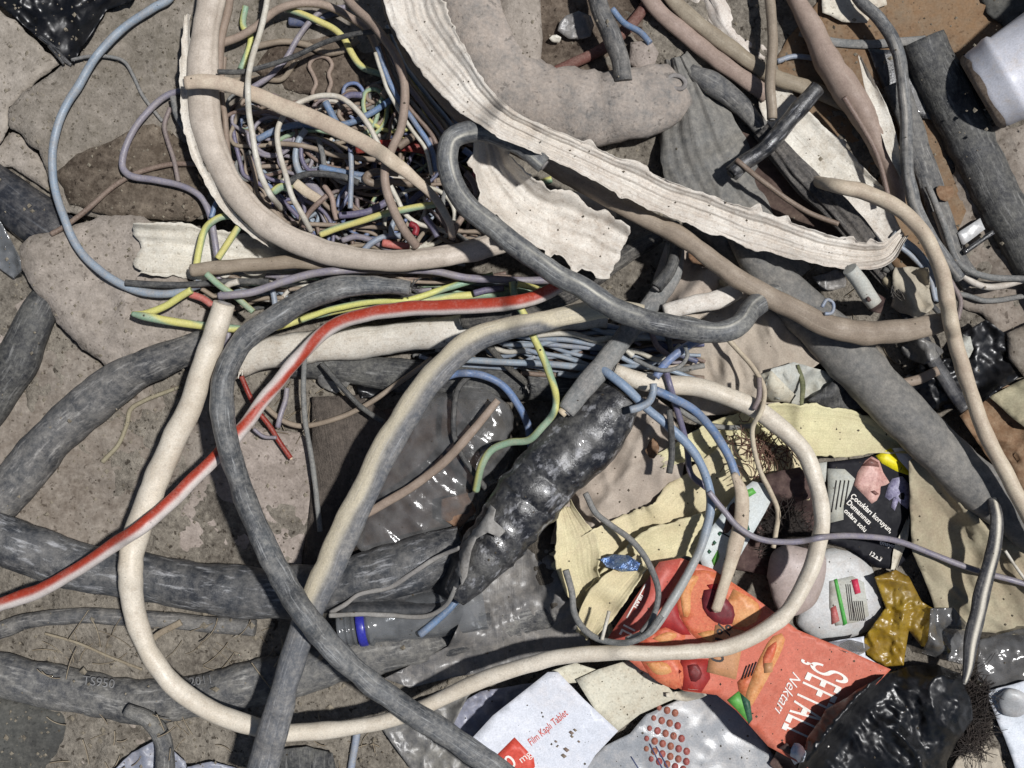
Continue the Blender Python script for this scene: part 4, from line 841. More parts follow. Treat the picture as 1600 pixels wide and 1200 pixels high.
# cards and packs at the bottom
sheet('blank_card', 'blank cream card under the beige loop left of the juice carton', 'card', [(900, 1062), (934, 1046), (1000, 1026), (1050, 1080), (1054, 1092), (1000, 1116), (966, 1142), (930, 1110)], M['creamcard'], z=84, th=3, skirt=12, amp=8, scale=90, g=12, rag=.5)
sheet('blank_card', 'dirty cream scrap of card behind the white medicine box', 'card', [(860, 1048), (900, 1036), (930, 1046), (900, 1066), (880, 1068)], M['creamcard'], z=84, th=3, skirt=12, g=8)
m = sheet('medicine_box', 'white medicine box with a red square at the bottom edge', 'medicine box', [(726, 1166), (770, 1118), (856, 1050), (872, 1050), (912, 1092), (966, 1142), (930, 1180), (880, 1260), (800, 1260)], M['medbox'], z=96, th=3, skirt=40, amp=6, scale=120, g=12, rag=0)
decal('red_square', [(768, 1188), (804, 1152), (834, 1184), (836, 1198), (824, 1212), (796, 1216)], m, M['inkred'])
lettering('Film Kaplı Tablet', 830, 1166, (.76, -.65), 16.5, m, M['inkred'], xs=.68, shear=.15)
lettering('0', 797, 1203, (.80, -.60), 30, m, M['inkwhite'], bold=.01)
lettering('mg', 815, 1193, (.80, -.60), 17, m, M['inkwhite'])
for (x0, y0, r) in ((884, 1170, 5), (868, 1158, 2.5), (892, 1144, 4), (898, 1140, 3), (904, 1158, 2.5), (880, 1180, 4), (893, 1150, 2.5), (870, 1166, 2)):
    decal('dirt_spot', [(x0 - r, y0), (x0, y0 - r * .6), (x0 + r * 1.3, y0 + r * .4), (x0 + r * .3, y0 + r * 1.2)], m, M['stain'], g=8, rag=1)
bl = sheet('wrapper_pack', 'grey film pack with a triangle of red-brown dots at the bottom edge', 'plastic pack', [(906, 1204), (944, 1166), (984, 1146), (1010, 1116), (1054, 1096), (1106, 1070), (1122, 1072), (1160, 1112), (1200, 1166), (1212, 1186), (1206, 1260), (906, 1260)],
           M['blister'], level=90, th=2, skirt=40, amp=16, scale=110, ridged=True, g=6, rag=1, octv=3)
rows = [(1030, 1108, 3), (1020, 1124, 4), (1012, 1140, 5), (1006, 1156, 6), (1004, 1172, 6), (1010, 1188, 5)]
for k, (x0, y0, n) in enumerate(rows):
    for q in range(n):
        xx = x0 + q * 12.5 + k * 1.5; yy = y0 + q * 4.0 - 2; rr = 5.6 if q else 4.2
        decal('printed_dot', [(xx + rr * math.cos(a) * .95, yy + rr * math.sin(a) * 1.1) for a in np.arange(0, 6.28, .63)], bl, M['dots'], eps=.9, g=9)
for pl in ([(985, 1182), (1000, 1206)], [(1014, 1162), (1026, 1186), (1036, 1204)], [(1024, 1166), (1034, 1184), (1046, 1206)]):
    for a, b2 in zip(pl[:-1], pl[1:]): decal('pen_stroke', [a, (a[0] + 2, a[1]), (b2[0] + 2, b2[1]), b2], bl, M['inkblue'], eps=1.8, g=9)
# black bag in the lower right
sheet('plastic_bag', 'large crumpled shiny black bag at the lower right beside the juice carton', 'plastic bag', [(1248, 1200), (1262, 1152), (1290, 1110), (1340, 1078), (1384, 1054), (1420, 1040), (1466, 1038), (1500, 1052), (1516, 1090), (1520, 1124), (1496, 1160), (1480, 1190), (1470, 1260), (1240, 1260)],
      M['plastbag'], amp=42, scale=60, ridged=True, g=3.2, octv=5, aniso=(1.0, 1.7), conform=14, pillow=46, rdist=26, rag=2, skirt=50)
# ================================================================ cables, from the bottom of the heap upwards
TB = dict(group=None)
# jackets and thick things first
strip('cable_sheath', 'off-white corrugated sheath end with a jagged edge above the green wire, at left', 'cable sheath', [(228, 388), (290, 392), (370, 408), (440, 418), (520, 416)], 42, M['offwhite'], ribs=4, ribamp=2.5, depth=14, endrag=16, rag=.12, wave=10)
tube('rubber_hose', 'bent mud-coated pipe piece under the white sheath at top centre', 'hose', [(716, -50, .8), (730, 0, .9), (752, 60), (792, 124, 1.0), (850, 158, .98), (920, 170), (985, 164, .98), (1030, 150, .85), (1062, 132, .6)], 68, M['mud'], flat=.62, sides=48, wob=.08, lift=0, soft=40, stiff=60)
strip('rubber_sleeve', 'flattened grey rubber sleeve with a folded apex below the mud-coated pipe', 'rubber sleeve', [(1058, 92, .30), (1072, 130, .55), (1086, 180, .82), (1100, 240, 1.05), (1130, 310, 1.1), (1170, 380, 1.02), (1220, 450, .86)], 66, M['greyhose'], depth=24, inv=True, ribs=3, ribamp=3.5, th=3, rag=.03, endrag=4, wave=16, nu=29, stiff=50, soft=10)
tube('eye_ring', 'small worn rubber eyelet at the tip of the mud-coated pipe', 'eyelet', [(1040, 126), (1050, 118), (1064, 120), (1071, 130), (1066, 138), (1054, 138), (1044, 132), (1040, 126)], 4.2, M['torn'], flat=.6, stiff=60, soft=2)
tube('rubber_hose', 'long thick grey-black hose slanting down to the right edge', 'hose', [(1150, 360, .55), (1190, 412, .88), (1240, 470), (1300, 530, 1.04), (1370, 604, 1.06), (1440, 676, 1.04), (1510, 744), (1580, 800, .94), (1660, 860, .9)], 42, M['greyhose'], flat=.8, sides=44, wob=.05, soft=22, stiff=90)
strip('cable_sheath', 'cream torn sheath with ragged edge lying behind the fibrous black stick', 'cable sheath', [(1196, 110, .5), (1220, 170, .9), (1262, 220), (1310, 262, .9), (1372, 300, .3)], 34, M['offwhite'], depth=5, teeth=(.2, .1), rag=.1, ribs=2, ribamp=1)
strip('cable_sheath', 'pale sheath end turning up to meet the long white sheath tip', 'cable sheath', [(1300, 290, .5), (1340, 320), (1372, 350, 1.1), (1392, 378, .8)], 26, M['offwhite'], depth=5, rag=.1)
strip('cable_sheath', 'crumpled off-white sheath piece at the top edge right of centre', 'cable sheath', [(1096, -40, .8), (1120, 10), (1146, 46, 1.1), (1176, 82, .7)], 36, M['offwhite'], ribs=2, ribamp=5, depth=16, rag=.2, teeth=(.3, .1), endrag=14, wave=18, inv=True)
tube('cable', 'pale flat cable slanting from the top edge, left one of a pair', 'cable', [(990, -50), (1022, 8), (1060, 44), (1110, 84), (1160, 120), (1200, 148)], 15, M['pinktan'], flat=.6)
tube('cable', 'grey-brown flat cable slanting from the top edge, right one of the pair', 'cable', [(1020, -50), (1056, 4), (1096, 40), (1140, 74), (1196, 112), (1260, 138), (1330, 164)], 14, M['tan'], flat=.6)
tube('rubber_hose', 'mottled dark hose running from the rubber apex into the fibrous stick', 'hose', [(1078, 108, .6, -10), (1110, 130, 1.05), (1150, 158, 1), (1180, 190, .8), (1206, 220, .7)], 20, M['hose'], flat=.7, soft=8)
tube('wood_stick', 'fibrous black frayed stick slanting down under the white sheath tip', 'stick', [(1190, 205, .7), (1230, 250, .95), (1280, 302), (1330, 352, 1.05), (1366, 400, .9), (1398, 450, .5)], 22, M['bark'], flat=.7, sides=54, prof=lambda U, L: 1 + .13 * np.cos(U * 2 * np.pi * 9 + L / 60 + 2 * fbm(L, U * 8, 40, 2, 3)), lift=8)
tube('cable', 'tan vertical cable at the top edge right of the crumpled sheath', 'cable', [(1196, -50), (1204, 10), (1208, 70), (1204, 130), (1206, 186)], 9.5, M['tan'], lift=26, core=('e', 'torn'))
tube('cable', 'black cut tube lying across the fibrous stick', 'tube', [(1276, 138), (1250, 166), (1216, 206), (1180, 244), (1144, 272)], 15, M['black'], lift=10, core=('se', 'lining'))
tube('cable', 'pinkish-brown forked cable with a knot coming from the top edge', 'cable', [(1220, -50, .7), (1246, 4, .75), (1272, 50, .9), (1296, 100, 1.15), (1322, 142, 1.25), (1342, 168, 1.1), (1366, 210, .9), (1392, 262, .8), (1404, 320, .6)], 22, M['pinktan'], wob=.1, lift=8)
strip('torn_flake', 'pale torn flake of insulation along the pinkish forked cable', 'insulation flake', [(1346, 96, .2), (1362, 140, .8), (1382, 190), (1396, 236, .8), (1406, 268, .2)], 12, M['offwhite'], depth=4)
tube('thin_wire', 'thin brown branch leaving the knot of the forked cable', 'wire', [(1318, 152, 1.2), (1346, 196), (1370, 240), (1384, 290), (1390, 318)], 5, M['brown'])
tube('cable', 'dark blue-grey flat strip beside the tip of the white sheath', 'strip', [(1396, 366), (1430, 392), (1456, 430), (1470, 470)], 8, M['lblue'], flat=.5)

# small rubbish in the gaps
for (lb, cx_, cy_, rx_, ry_, mk, nm, ct) in [
    ('small brown crumpled leaf scrap between the grey flat cable and the tan cable', 1096, 400, 26, 16, 'rustbag', 'dry_leaf', 'dry leaf'),
    ('olive torn plastic scrap under the right end of the pale sheath', 1150, 440, 26, 12, 'khaki', 'plastic_scrap', 'scrap'),
    ('dusty grey film scrap between the thick hose and the rolled grey paper', 1300, 440, 30, 18, 'film', 'plastic_film', 'plastic film'),
    ('khaki dry leaf scrap right of the rolled grey paper', 1396, 440, 20, 14, 'khaki', 'dry_leaf', 'dry leaf'),
    ('dark film scrap under the right end of the long tan cable', 1440, 548, 34, 22, 'film', 'plastic_film', 'plastic film'),
    ('pale curled scrap of paper between the right beige cable and the black bag', 1508, 545, 12, 26, 'paper', 'paper_scrap', 'paper scrap'),
    ('brown leaf scrap at the right edge of the cardboard below the cup', 1476, 300, 18, 14, 'rustbag', 'dry_leaf', 'dry leaf'),
    ('grey crumpled film scrap at the top between the mud pipe and the grey hose', 900, 40, 30, 24, 'film', 'plastic_film', 'plastic film'),
    ('small pale flake of insulation on the slab at top between two hoses', 868, 62, 10, 8, 'offwhite', 'insulation_flake', 'flake'),
    ('dusty black film scrap under the bowed grey wire left of centre', 590, 600, 44, 22, 'plastbag', 'plastic_film', 'plastic film'),
    ('dark film scrap under the hanging grey wire beside the tan slab', 520, 590, 34, 22, 'film', 'plastic_film', 'plastic film'),
    ('brown dry leaf on the rag beside the stripped dark wire', 1020, 700, 12, 16, 'rustbag', 'dry_leaf', 'dry leaf'),
    ('clear crinkled wrapper scrap at the left tip of the yellow plastic', 1336, 1012, 24, 12, 'clear', 'plastic_film', 'plastic film'),
    ('torn cream label scrap under the grey film pack beside the juice carton', 1070, 1086, 30, 10, 'creamcard', 'paper_scrap', 'paper scrap'),
    ('dark red film scrap at the bottom edge between the film pack and black bag', 1226, 1186, 22, 26, 'maroon', 'plastic_film', 'plastic film'),
    ('small white wrapper corner poking out left of the black bag', 1246, 1176, 12, 20, 'medbox', 'paper_scrap', 'wrapper')]:
    pl = [(cx_ + rx_ * math.cos(t) * rnd.uniform(.7, 1.15), cy_ + ry_ * math.sin(t) * rnd.uniform(.7, 1.15)) for t in np.arange(0, 6.28, .7)]
    sheet(nm, lb, ct, pl, M[mk], amp=10, scale=18, ridged=True, g=4, conform=6, th=1, rag=3)

# ---- wires on the left slab
tube('thin_wire', 'thin grey-black wire crossing the upper left slab from the black bag', 'wire', [(112, 94), (140, 88), (168, 88), (194, 96), (208, 118), (222, 148), (238, 170), (254, 190)], 3.4, M['grey'])
tube('thin_wire', 'thin tan-brown wire running from the brown slab to the boulder', 'wire', [(80, 366), (104, 352), (140, 324), (176, 292), (212, 272), (262, 258), (314, 256)], 5, M['brown'])
tube('thin_wire', 'mauve wire dropping down onto the grey-purple wire at left', 'wire', [(266, 168), (257, 196), (262, 222), (272, 250), (279, 284)], 4.4, M['mauve'])
tube('thin_wire', 'grey-purple wire making a hook on the upper left slab', 'wire', [(292, 140), (260, 150), (234, 172), (210, 200), (195, 234), (192, 262), (206, 276), (244, 282), (284, 290), (312, 306), (326, 330), (334, 366), (340, 410), (342, 440)], 6.2, M['purple'], lift=3)
tube('thin_wire', 'long blue wire making a wide loop over the slab and boulder at left', 'wire', [(285, -30), (262, 0), (240, 12), (190, 46), (152, 86), (122, 136), (98, 176), (85, 218), (82, 262), (88, 304), (102, 346), (122, 386), (148, 416), (182, 440), (224, 456), (272, 458), (312, 446)], 7.6, M['lblue'], lift=5)
tube('thin_wire', 'short dark grey frayed wire hanging beside the beige loop at upper left', 'wire', [(270, 150), (276, 180), (290, 204), (300, 226)], 6, M['grey'])
tube('thin_wire', 'short blue wire between the slab and the beige loop', 'wire', [(345, 306), (336, 320), (330, 340)], 5, M['blue'])

# ---- random small wires deep in the tangle
cols = [('brown', 'brown', 34), ('blue', 'blue', 11), ('purple', 'lilac', 9), ('mauve', 'mauve', 14), ('lblue', 'pale blue', 15), ('grey', 'grey', 8), ('white', 'whitish', 6), ('violet', 'violet', 4), ('tan', 'tan', 30), ('dblue', 'deep blue', 3), ('gy', 'green-yellow', 5)]
TP = [(352, 175), (420, 165), (470, 190), (560, 160), (660, 130), (720, 180), (760, 220), (780, 330), (760, 380), (640, 400), (520, 400), (430, 340), (380, 280)]
cols = [(q, w_, 1) for q, w_, n_ in cols for _ in range(n_)]; rnd.shuffle(cols)
for ci_, (key, word, n) in enumerate(cols):
    k = 0
    while k < n:
        x, y = rnd.uniform(350, 790), rnd.uniform(150, 400)
        if not inside(np.array(x), np.array(y), TP): continue
        a = rnd.uniform(0, 6.28); cv = rnd.choice([-1, 1]) * rnd.uniform(.10, .42); pts = [(x, y)]; dcv = rnd.uniform(-.04, .04); ns_ = rnd.randint(16, 38)
        for s_ in range(ns_):
            if rnd.random() < .07: cv = -cv * rnd.uniform(.4, 1)
            cv = max(-.75, min(.75, cv + dcv * rnd.uniform(-1, 1.4))); a += cv
            nx_, ny_ = x + 17 * math.cos(a), y + 15 * math.sin(a)
            if not inside(np.array(nx_), np.array(ny_), TP):
                qx, qy = rnd.choice([(400, 230), (450, 300), (520, 220), (600, 200), (660, 200), (620, 320), (560, 340), (720, 260), (540, 270)]); ta = math.atan2(qy - y, qx - x); df = (ta - a + math.pi) % (2 * math.pi) - math.pi; a += max(-.8, min(.8, df)); nx_, ny_ = x + 17 * math.cos(a), y + 15 * math.sin(a)
            x, y = nx_, ny_; pts.append((x, y))
        mx_, my_ = pts[len(pts) // 2]; rr_ = rnd.uniform(2.7, 4.4)
        vz = 'upper' if my_ < 240 else 'middle' if my_ < 310 else 'lower'; hz = 'left' if mx_ < 480 else 'centre' if mx_ < 620 else 'right'
        shape = 'in long loops' if ns_ > 18 else 'in a loop' if ns_ > 12 else 'in an arc'
        tube('tangled_wire', f'{"thin" if rr_ < 3.7 else "thicker"} {word} wire curling {shape} in the {vz} {hz} of the multicoloured tangle', 'wire', pts, rr_, M[key], stiff=34, soft=3.5, group='small wires tangled inside the beige loop', sides=7, step=5, **(dict(maskf=gyf(ci_ * 2.3 + 1)) if key == 'gy' else {}))
        k += 1
# a second band of wires under the straight pale sheath
for key, word, n in [('tan', 'tan', 8), ('grey', 'grey', 9), ('brown', 'brown', 9), ('purple', 'lilac', 5), ('dblue', 'deep blue', 4), ('lblue', 'pale blue', 13), ('white', 'whitish', 4)]:
    for k in range(n):
        x = rnd.uniform(640, 980); y = rnd.uniform(498, 572); Lw = rnd.uniform(90, 300); tl = rnd.uniform(-.25, .25)
        pts = [(x + Lw * t, y + 15 * math.sin(t * rnd.uniform(2, 5) + k) + rnd.uniform(-5, 5) + (18 + tl * 100) * t) for t in (0, .2, .4, .6, .8, 1)]
        if pts[-1][0] > 1110: pts = [(q[0] - (pts[-1][0] - 1100), q[1]) for q in pts]
        tube('bundled_wire', f'{"longer" if Lw > 150 else "short"} {word} wire in the {"left" if x < 740 else "middle" if x < 850 else "right"} of the bundle under the straight pale sheath', 'wire', pts, rnd.uniform(3, 5.6), M[key], stiff=18, soft=4, group='wires bundled under the straight pale sheath', sides=8)
for key, word, n in [('greydk', 'dark grey', 7), ('grey', 'grey', 7), ('lblue', 'pale blue', 8), ('purple', 'lilac', 5), ('brown', 'brown', 6), ('white', 'whitish', 4), ('gy', 'green-yellow', 4), ('tan', 'tan', 5)]:
    for k in range(n):
        x = rnd.uniform(300, 720); y = rnd.uniform(426, 484); Lw = rnd.uniform(80, 240); tl = rnd.uniform(-26, 26)
        pts = [(x + Lw * t, y + rnd.uniform(-8, 8) + tl * t) for t in (0, .2, .4, .6, .8, 1)]
        tube('bundled_wire', f'{"longer" if Lw > 125 else "short"} {word} wire at the {"left" if x < 430 else "middle" if x < 560 else "right"} of the loose band below the thick beige loop', 'wire', pts, rnd.uniform(3, 5.4), M[key], stiff=18, soft=4, group='wires in the band below the beige loop', sides=8)

def wire(label, pts, r, key, **k):
    mf = k.pop('maskf', None)
    if key == 'gy' and mf is None: mf = gyf(k.pop('gs', len(pts) * 1.3 + r)); k.setdefault('sides', 14)
    k.pop('gs', None)
    return tube(k.pop('name', 'thin_wire'), label, k.pop('cat', 'wire'), pts, r, M[key], maskf=mf, **k)
# ---- traced wires of the tangle
wire('flat red ribbon-like cable piece seen through the tangle', [(556, 232), (600, 228), (640, 230), (676, 234)], 10, 'red', flat=.5, stiff=10)
wire('tan horizontal branch wire at the top left of the tangle', [(352, 128), (400, 122), (440, 124), (462, 96)], 5, 'tan')
wire('pinkish tan wire bowing below the black thin cable', [(396, 74), (440, 66), (480, 70), (510, 82), (536, 78), (560, 62)], 6, 'tan')
wire('deep blue thick wire behind the striped wire at top', [(452, 34), (476, 34), (500, 26), (530, 16)], 8, 'dblue')
wire('lilac wire slanting up behind the thin black cable', [(392, 138), (420, 120), (446, 92), (466, 58), (484, 34), (506, 16), (540, 12)], 5.4, 'purple', lift=2)
wire('green and yellow striped wire curving under the brown arcs', [(440, 10), (474, 22), (500, 34), (522, 46), (538, 62), (550, 84), (566, 104), (590, 114), (618, 124)], 6.2, 'gy', gs=2.2)
wire('yellow-green striped wire at the far left of the tangle top', [(384, 10), (380, 40), (392, 60), (384, 90), (376, 108)], 6, 'gy', gs=5.1)
wire('tan wire hanging straight behind the flat cream cable at left', [(350, 90), (346, 140), (352, 190), (356, 240), (360, 262)], 5.5, 'tan')
wire('brown-tan wire sweeping from the beige loop up to the brown arcs', [(344, 68), (372, 58), (400, 42), (430, 18), (470, 5), (510, 8), (546, 26), (574, 46), (590, 76), (600, 112), (606, 138), (598, 150)], 7.5, 'pinktan', lift=6)
wire('pale blue wire arc behind the tan cable to the right of the tangle', [(612, 60), (624, 88), (640, 112), (662, 134), (690, 156), (712, 168)], 6.5, 'lblue', lift=4)
wire('pale blue wire lying just below the longer pale blue arc', [(630, 120), (650, 140), (672, 170), (696, 192), (712, 200)], 6, 'lblue')
wire('white wire beside the yellow-green wire right of the tangle', [(640, 128), (664, 148), (690, 176), (708, 198)], 4, 'white')
wire('yellow-green striped wire with a square cut end right of the tangle', [(610, 66), (626, 100), (648, 138), (662, 166), (672, 190), (684, 212)], 6, 'gy', gs=7.4, lift=3)
wire('blue-grey wire hanging into the corner of the grey bent cable', [(688, 160), (706, 178), (718, 198)], 6, 'lblue')
wire('blue wire crossing level behind the white arc', [(402, 218), (430, 204), (460, 196), (500, 196), (545, 192), (580, 176), (614, 154)], 6, 'blue')
wire('violet wire stub near the top of the white arc', [(532, 158), (546, 148), (566, 148)], 6, 'violet')
wire('blue wire stub pointing down beside the white arc', [(508, 160), (518, 178), (528, 196)], 6.5, 'blue')
wire('mauve wire joining the red scrap to the brown ring', [(524, 194), (544, 204), (560, 220)], 5.5, 'mauve')
wire('blue wire bending like a hook left of the straight grey one', [(478, 202), (466, 222), (462, 250), (470, 272), (488, 268), (506, 264)], 6, 'lblue')
wire('violet ring of wire inside the hook-shaped blue wire', [(470, 226), (472, 250), (484, 266), (504, 264)], 4, 'violet')
wire('white and grey crossing wire level across the tangle', [(420, 224), (460, 226), (490, 232), (520, 242), (552, 246), (600, 250)], 4.8, 'tan')
wire('grey wire dropping from the crossing wire', [(498, 216), (504, 240), (510, 262), (540, 268)], 5, 'grey')
wire('blue wire running level with a deep blue stripe', [(500, 262), (530, 268), (552, 272), (578, 276)], 6, 'blue')
wire('pale blue wire just under the level blue wire', [(500, 270), (528, 274), (556, 280), (580, 284)], 5, 'lblue')
wire('dark grey wire curling from the green scrap across the tangle', [(440, 296), (458, 280), (480, 272), (510, 272), (540, 278), (560, 286)], 6, 'greydk')
wire('straight grey-blue wire standing upright in the tangle', [(548, 238), (549, 270), (548, 300), (547, 326)], 4.8, 'lblue', lift=5)
wire('flat lilac strip with white edge slanting down in the tangle', [(480, 284), (492, 296), (504, 312)], 8, 'purple', flat=.4)
wire('flat cream strip beside the flat lilac strip', [(462, 286), (480, 300), (500, 314)], 9, 'cream', flat=.4)
wire('pinkish wire bending down from the middle of the tangle', [(506, 290), (518, 308), (522, 330), (526, 344)], 5, 'pinktan')
wire('dark slanting wire below the flat lilac strip', [(510, 306), (490, 324), (478, 340), (474, 356)], 5, 'brown')
wire('green scrap-like wire left of the dark curling wire', [(426, 300), (440, 292), (456, 296)], 7, 'gy', gs=3.3)
wire('brown ring of wire around the tan cable in the middle', [(622, 270), (592, 268), (576, 272), (572, 280), (586, 286), (614, 284), (650, 288), (672, 284)], 7, 'brown', lift=2)
wire('pale brown arch of wire left of the square-cut striped wire', [(622, 230), (636, 220), (656, 210), (676, 214), (684, 214)], 7, 'brown', lift=3)
wire('grey-brown arc above the pale brown arch', [(640, 180), (660, 186), (672, 204), (676, 220)], 6, 'tan')
wire('lilac wire dropping from the pale brown arch', [(672, 216), (673, 238), (672, 262)], 5.5, 'mauve')
wire('dark blue-violet wire running level above the striped wire', [(530, 336), (556, 334), (578, 330), (600, 318), (612, 310)], 6.5, 'violet')
wire('blue wire crossing behind the yellow-green cable at right', [(640, 318), (652, 306), (664, 298)], 6, 'dblue')
wire('lilac wire crossing over the grey one near the bottom of the tangle', [(534, 376), (556, 370), (582, 376), (600, 386), (618, 392)], 5.8, 'purple')
wire('pale lilac wire crossing under the lilac one near the bottom', [(566, 394), (580, 380), (600, 370), (626, 368)], 5.8, 'lblue')
wire('pink-red wire end at the bottom of the tangle', [(598, 380), (620, 384), (640, 386)], 7, 'pink')
wire('blue curved wire near the bottom of the tangle', [(618, 342), (612, 356), (612, 370)], 5.5, 'lblue')
wire('white wire curving through the tangle to the beige tube', [(610, 290), (620, 310), (634, 336), (654, 350), (680, 356), (702, 364)], 4.6, 'white', lift=3)
wire('orange-red wire bit near the bottom right of the tangle', [(640, 350), (650, 356), (648, 368)], 6, 'red')
wire('brown wire slanting right of the cream flat cable end', [(656, 288), (676, 310), (690, 334), (702, 362)], 6, 'brown')
wire('dark violet wire at the right foot of the tangle', [(664, 338), (676, 354), (684, 370)], 6, 'violet')
wire('tan wire fork at the right foot of the tangle', [(722, 340), (712, 356), (706, 374)], 6, 'tan')
wire('yellow-green striped wire slanting across the lower tangle', [(500, 368), (530, 356), (562, 346), (600, 334), (640, 326), (680, 320)], 6.4, 'gy', gs=4.4, lift=8)
for i, (lb, pts, key) in enumerate([
    ('brown wire loop inside the crook of the grey bent cable', [(744, 236), (752, 262), (750, 290), (742, 312)], 'brown'),
    ('blue wire sliver inside the crook of the grey bent cable', [(724, 234), (738, 246), (744, 262)], 'blue'),
    ('red wire bit inside the crook of the grey bent cable', [(734, 256), (744, 266), (740, 280)], 'pink'),
    ('mauve wire slanting inside the crook of the grey bent cable', [(728, 270), (740, 286), (746, 306)], 'mauve'),
    ('green wire bit below the crook of the grey bent cable', [(748, 308), (762, 320), (770, 332)], 'gy')]): wire(lb, pts, 6, key)
wire('olive wire stub under the white ragged sheath at right of the crook', [(836, 292), (850, 284), (862, 280)], 6, 'gy', gs=1.1)

for k, (key, word, where) in enumerate([('lblue', 'pale blue', 'nearest the white sheath'), ('tan', 'tan', 'second in from the white sheath'), ('purple', 'lilac', 'third in from the white sheath'), ('grey', 'grey', 'fourth in from the white sheath'), ('brown', 'brown', 'fifth in from the white sheath'), ('blue', 'blue', 'nearest the brown arcs'), ('white', 'whitish', 'just under the brown arcs')]):
    o_ = k * 7
    wire(f'{word} thin wire beside the tangle, {where}', [(604 - o_ * .4, 40 + o_), (622 - o_ * .5, 84 + o_), (646 - o_ * .6, 122 + o_ * 1.1), (678 - o_ * .8, 160 + o_), (708 - o_, 200 + o_ * .8), (716 - o_, 232 + o_)], 3.6 + (k % 3) * .7, key, jit=3)
for key, word, pts, wh in [('lblue', 'pale blue', [(1398, 380), (1424, 400), (1450, 430), (1462, 470)], 'beside the tip of the white sheath'),
    ('greydk', 'dark', [(1380, 420), (1420, 440), (1450, 470), (1490, 520), (1500, 570)], 'sloping under the right beige cable'),
    ('grey', 'grey', [(1470, 470), (1500, 460), (1540, 470), (1600, 462)], 'level at the right edge below the pale arcs'),
    ('greydk', 'thick dark', [(1372, 384), (1396, 424), (1424, 470), (1440, 500)], 'hanging from the tip of the white sheath'),
    ('mauve', 'mauve', [(1476, 400), (1486, 440), (1500, 470), (1496, 500)], 'just right of the right beige cable'),
    ('brown', 'brown', [(1150, 250), (1200, 290), (1260, 330), (1310, 350)], 'on the dark red cloth patch'),
    ('greydk', 'dark', [(1030, 500), (1044, 530), (1050, 560)], 'dropping between the grey flat cable and the rag'),
    ('mauve', 'mauve', [(1014, 506), (1026, 540), (1044, 556)], 'dropping just right of the grey flat cable'),
    ('grey', 'grey', [(1060, 640), (1096, 660), (1140, 668), (1176, 664)], 'bowing under the right side of the beige loop')]:
    wire(f'{word} wire {wh}', pts, 5, key)
# ---- thin wires left of the tangle
wire('green-yellow wire arch between the flat cream cable and the sheath end', [(306, 420), (312, 386), (322, 356), (344, 340), (372, 338), (382, 342)], 6.4, 'gy', gs=6.6, lift=4)
wire('yellow-green wire leg crossing the green-yellow arch', [(384, 340), (368, 362), (352, 386), (340, 404)], 6.4, 'gy', gs=8.1, lift=4)
tube('cable', 'flat tan tube lying level across the off-white sheath end', 'cable', [(298, 424), (340, 418), (400, 412), (460, 410), (530, 414)], 12, M['tan'], flat=.7, lift=4, core=('s', 'torn'))
wire('grey wire lying level under the flat tan tube', [(196, 441), (240, 444), (300, 445), (350, 440), (420, 440)], 6, 'greydk')
wire('white bent clip of wire knotted over the beige loop end', [(372, 440), (356, 446), (348, 460), (350, 478), (362, 484)], 6, 'white', lift=4)
wire('pink wire between the yellow wire and the beige loop end', [(296, 460), (316, 466), (336, 480)], 6.5, 'pink')
wire('green-yellow wire slanting down from the flat tan tube', [(322, 428), (342, 446), (366, 462), (396, 488)], 6, 'gy', gs=9.3, lift=3)
wire('short pale blue wire hanging below the lilac wire at left', [(424, 446), (428, 466), (430, 486)], 5.5, 'lblue')
wire('lilac wire stub beside the beige loop under the black cable', [(356, 515), (357, 530), (352, 545)], 6, 'purple')

# ---- frayed dark cable pieces
tube('frayed_cable', 'dark frayed cable stub ending on the pale straight sheath', 'cable', [(500, 446, .8), (560, 444), (610, 456), (650, 480, 1), (688, 516, .9), (702, 536, .6)], 14, M['bark'], flat=.7, prof=lambda U, L: 1 + .1 * np.cos(U * 2 * np.pi * 7), sides=28)
tube('cable', 'straight off-white sheath lying level under the red-striped cable', 'cable sheath', [(372, 572, .8), (400, 556), (460, 546, 1.05), (540, 536, 1.1), (620, 528, 1.05), (700, 518), (790, 506, .9), (880, 498, .8), (950, 496, .7)], 27, M['offwhite'], flat=.7, wob=.08, soft=8, prof=lambda U, L: 1 + .03 * np.cos(U * 2 * np.pi * 8))
tube('cable', 'off-white dirty sheath continuing right under the grey bent cable', 'cable sheath', [(1036, 486, .9), (1080, 476), (1120, 468), (1156, 452, .8)], 17, M['offwhite'], flat=.6, wob=.1)
# green/yellow and red-striped across the middle
wire('yellow wire leg of the hairpin at left over the boulder', [(206, 490, .6), (228, 490), (256, 480), (282, 464), (300, 454)], 6.5, 'gy', maskf=lambda U, L: 1 + 0 * U, lift=6)
wire('green and yellow wire running level from the hairpin to the red cable', [(206, 490, .6), (224, 494), (256, 500), (300, 506), (350, 512), (400, 514), (446, 506), (486, 494), (540, 482), (600, 474), (660, 470), (720, 462), (780, 458), (840, 452), (900, 438)], 7.4, 'gy', gs=11.2, lift=6, stiff=40)
wire('second green-yellow wire twisted along the red-striped cable', [(470, 500), (520, 482), (580, 472), (640, 468), (700, 450), (740, 438), (770, 430)], 6, 'gy', gs=12.7, lift=4)
wire('long lilac wire running level below the beige loop', [(342, 462), (390, 458), (440, 442), (490, 428), (550, 422), (620, 421), (680, 424), (730, 434), (790, 438), (862, 438)], 7, 'purple', lift=8)
wire('violet short wire under the lilac wire at its right end', [(740, 458), (764, 452), (788, 450)], 6, 'violet')
wire('yellow wire bending down at the right end of the striped wires', [(800, 440), (804, 462), (812, 480)], 6.5, 'gy', gs=14.0)
wire('yellow wire slanting into the right end of the striped wires', [(808, 444), (834, 450), (856, 458), (880, 450), (894, 440)], 6, 'gy', gs=15.5, lift=3)
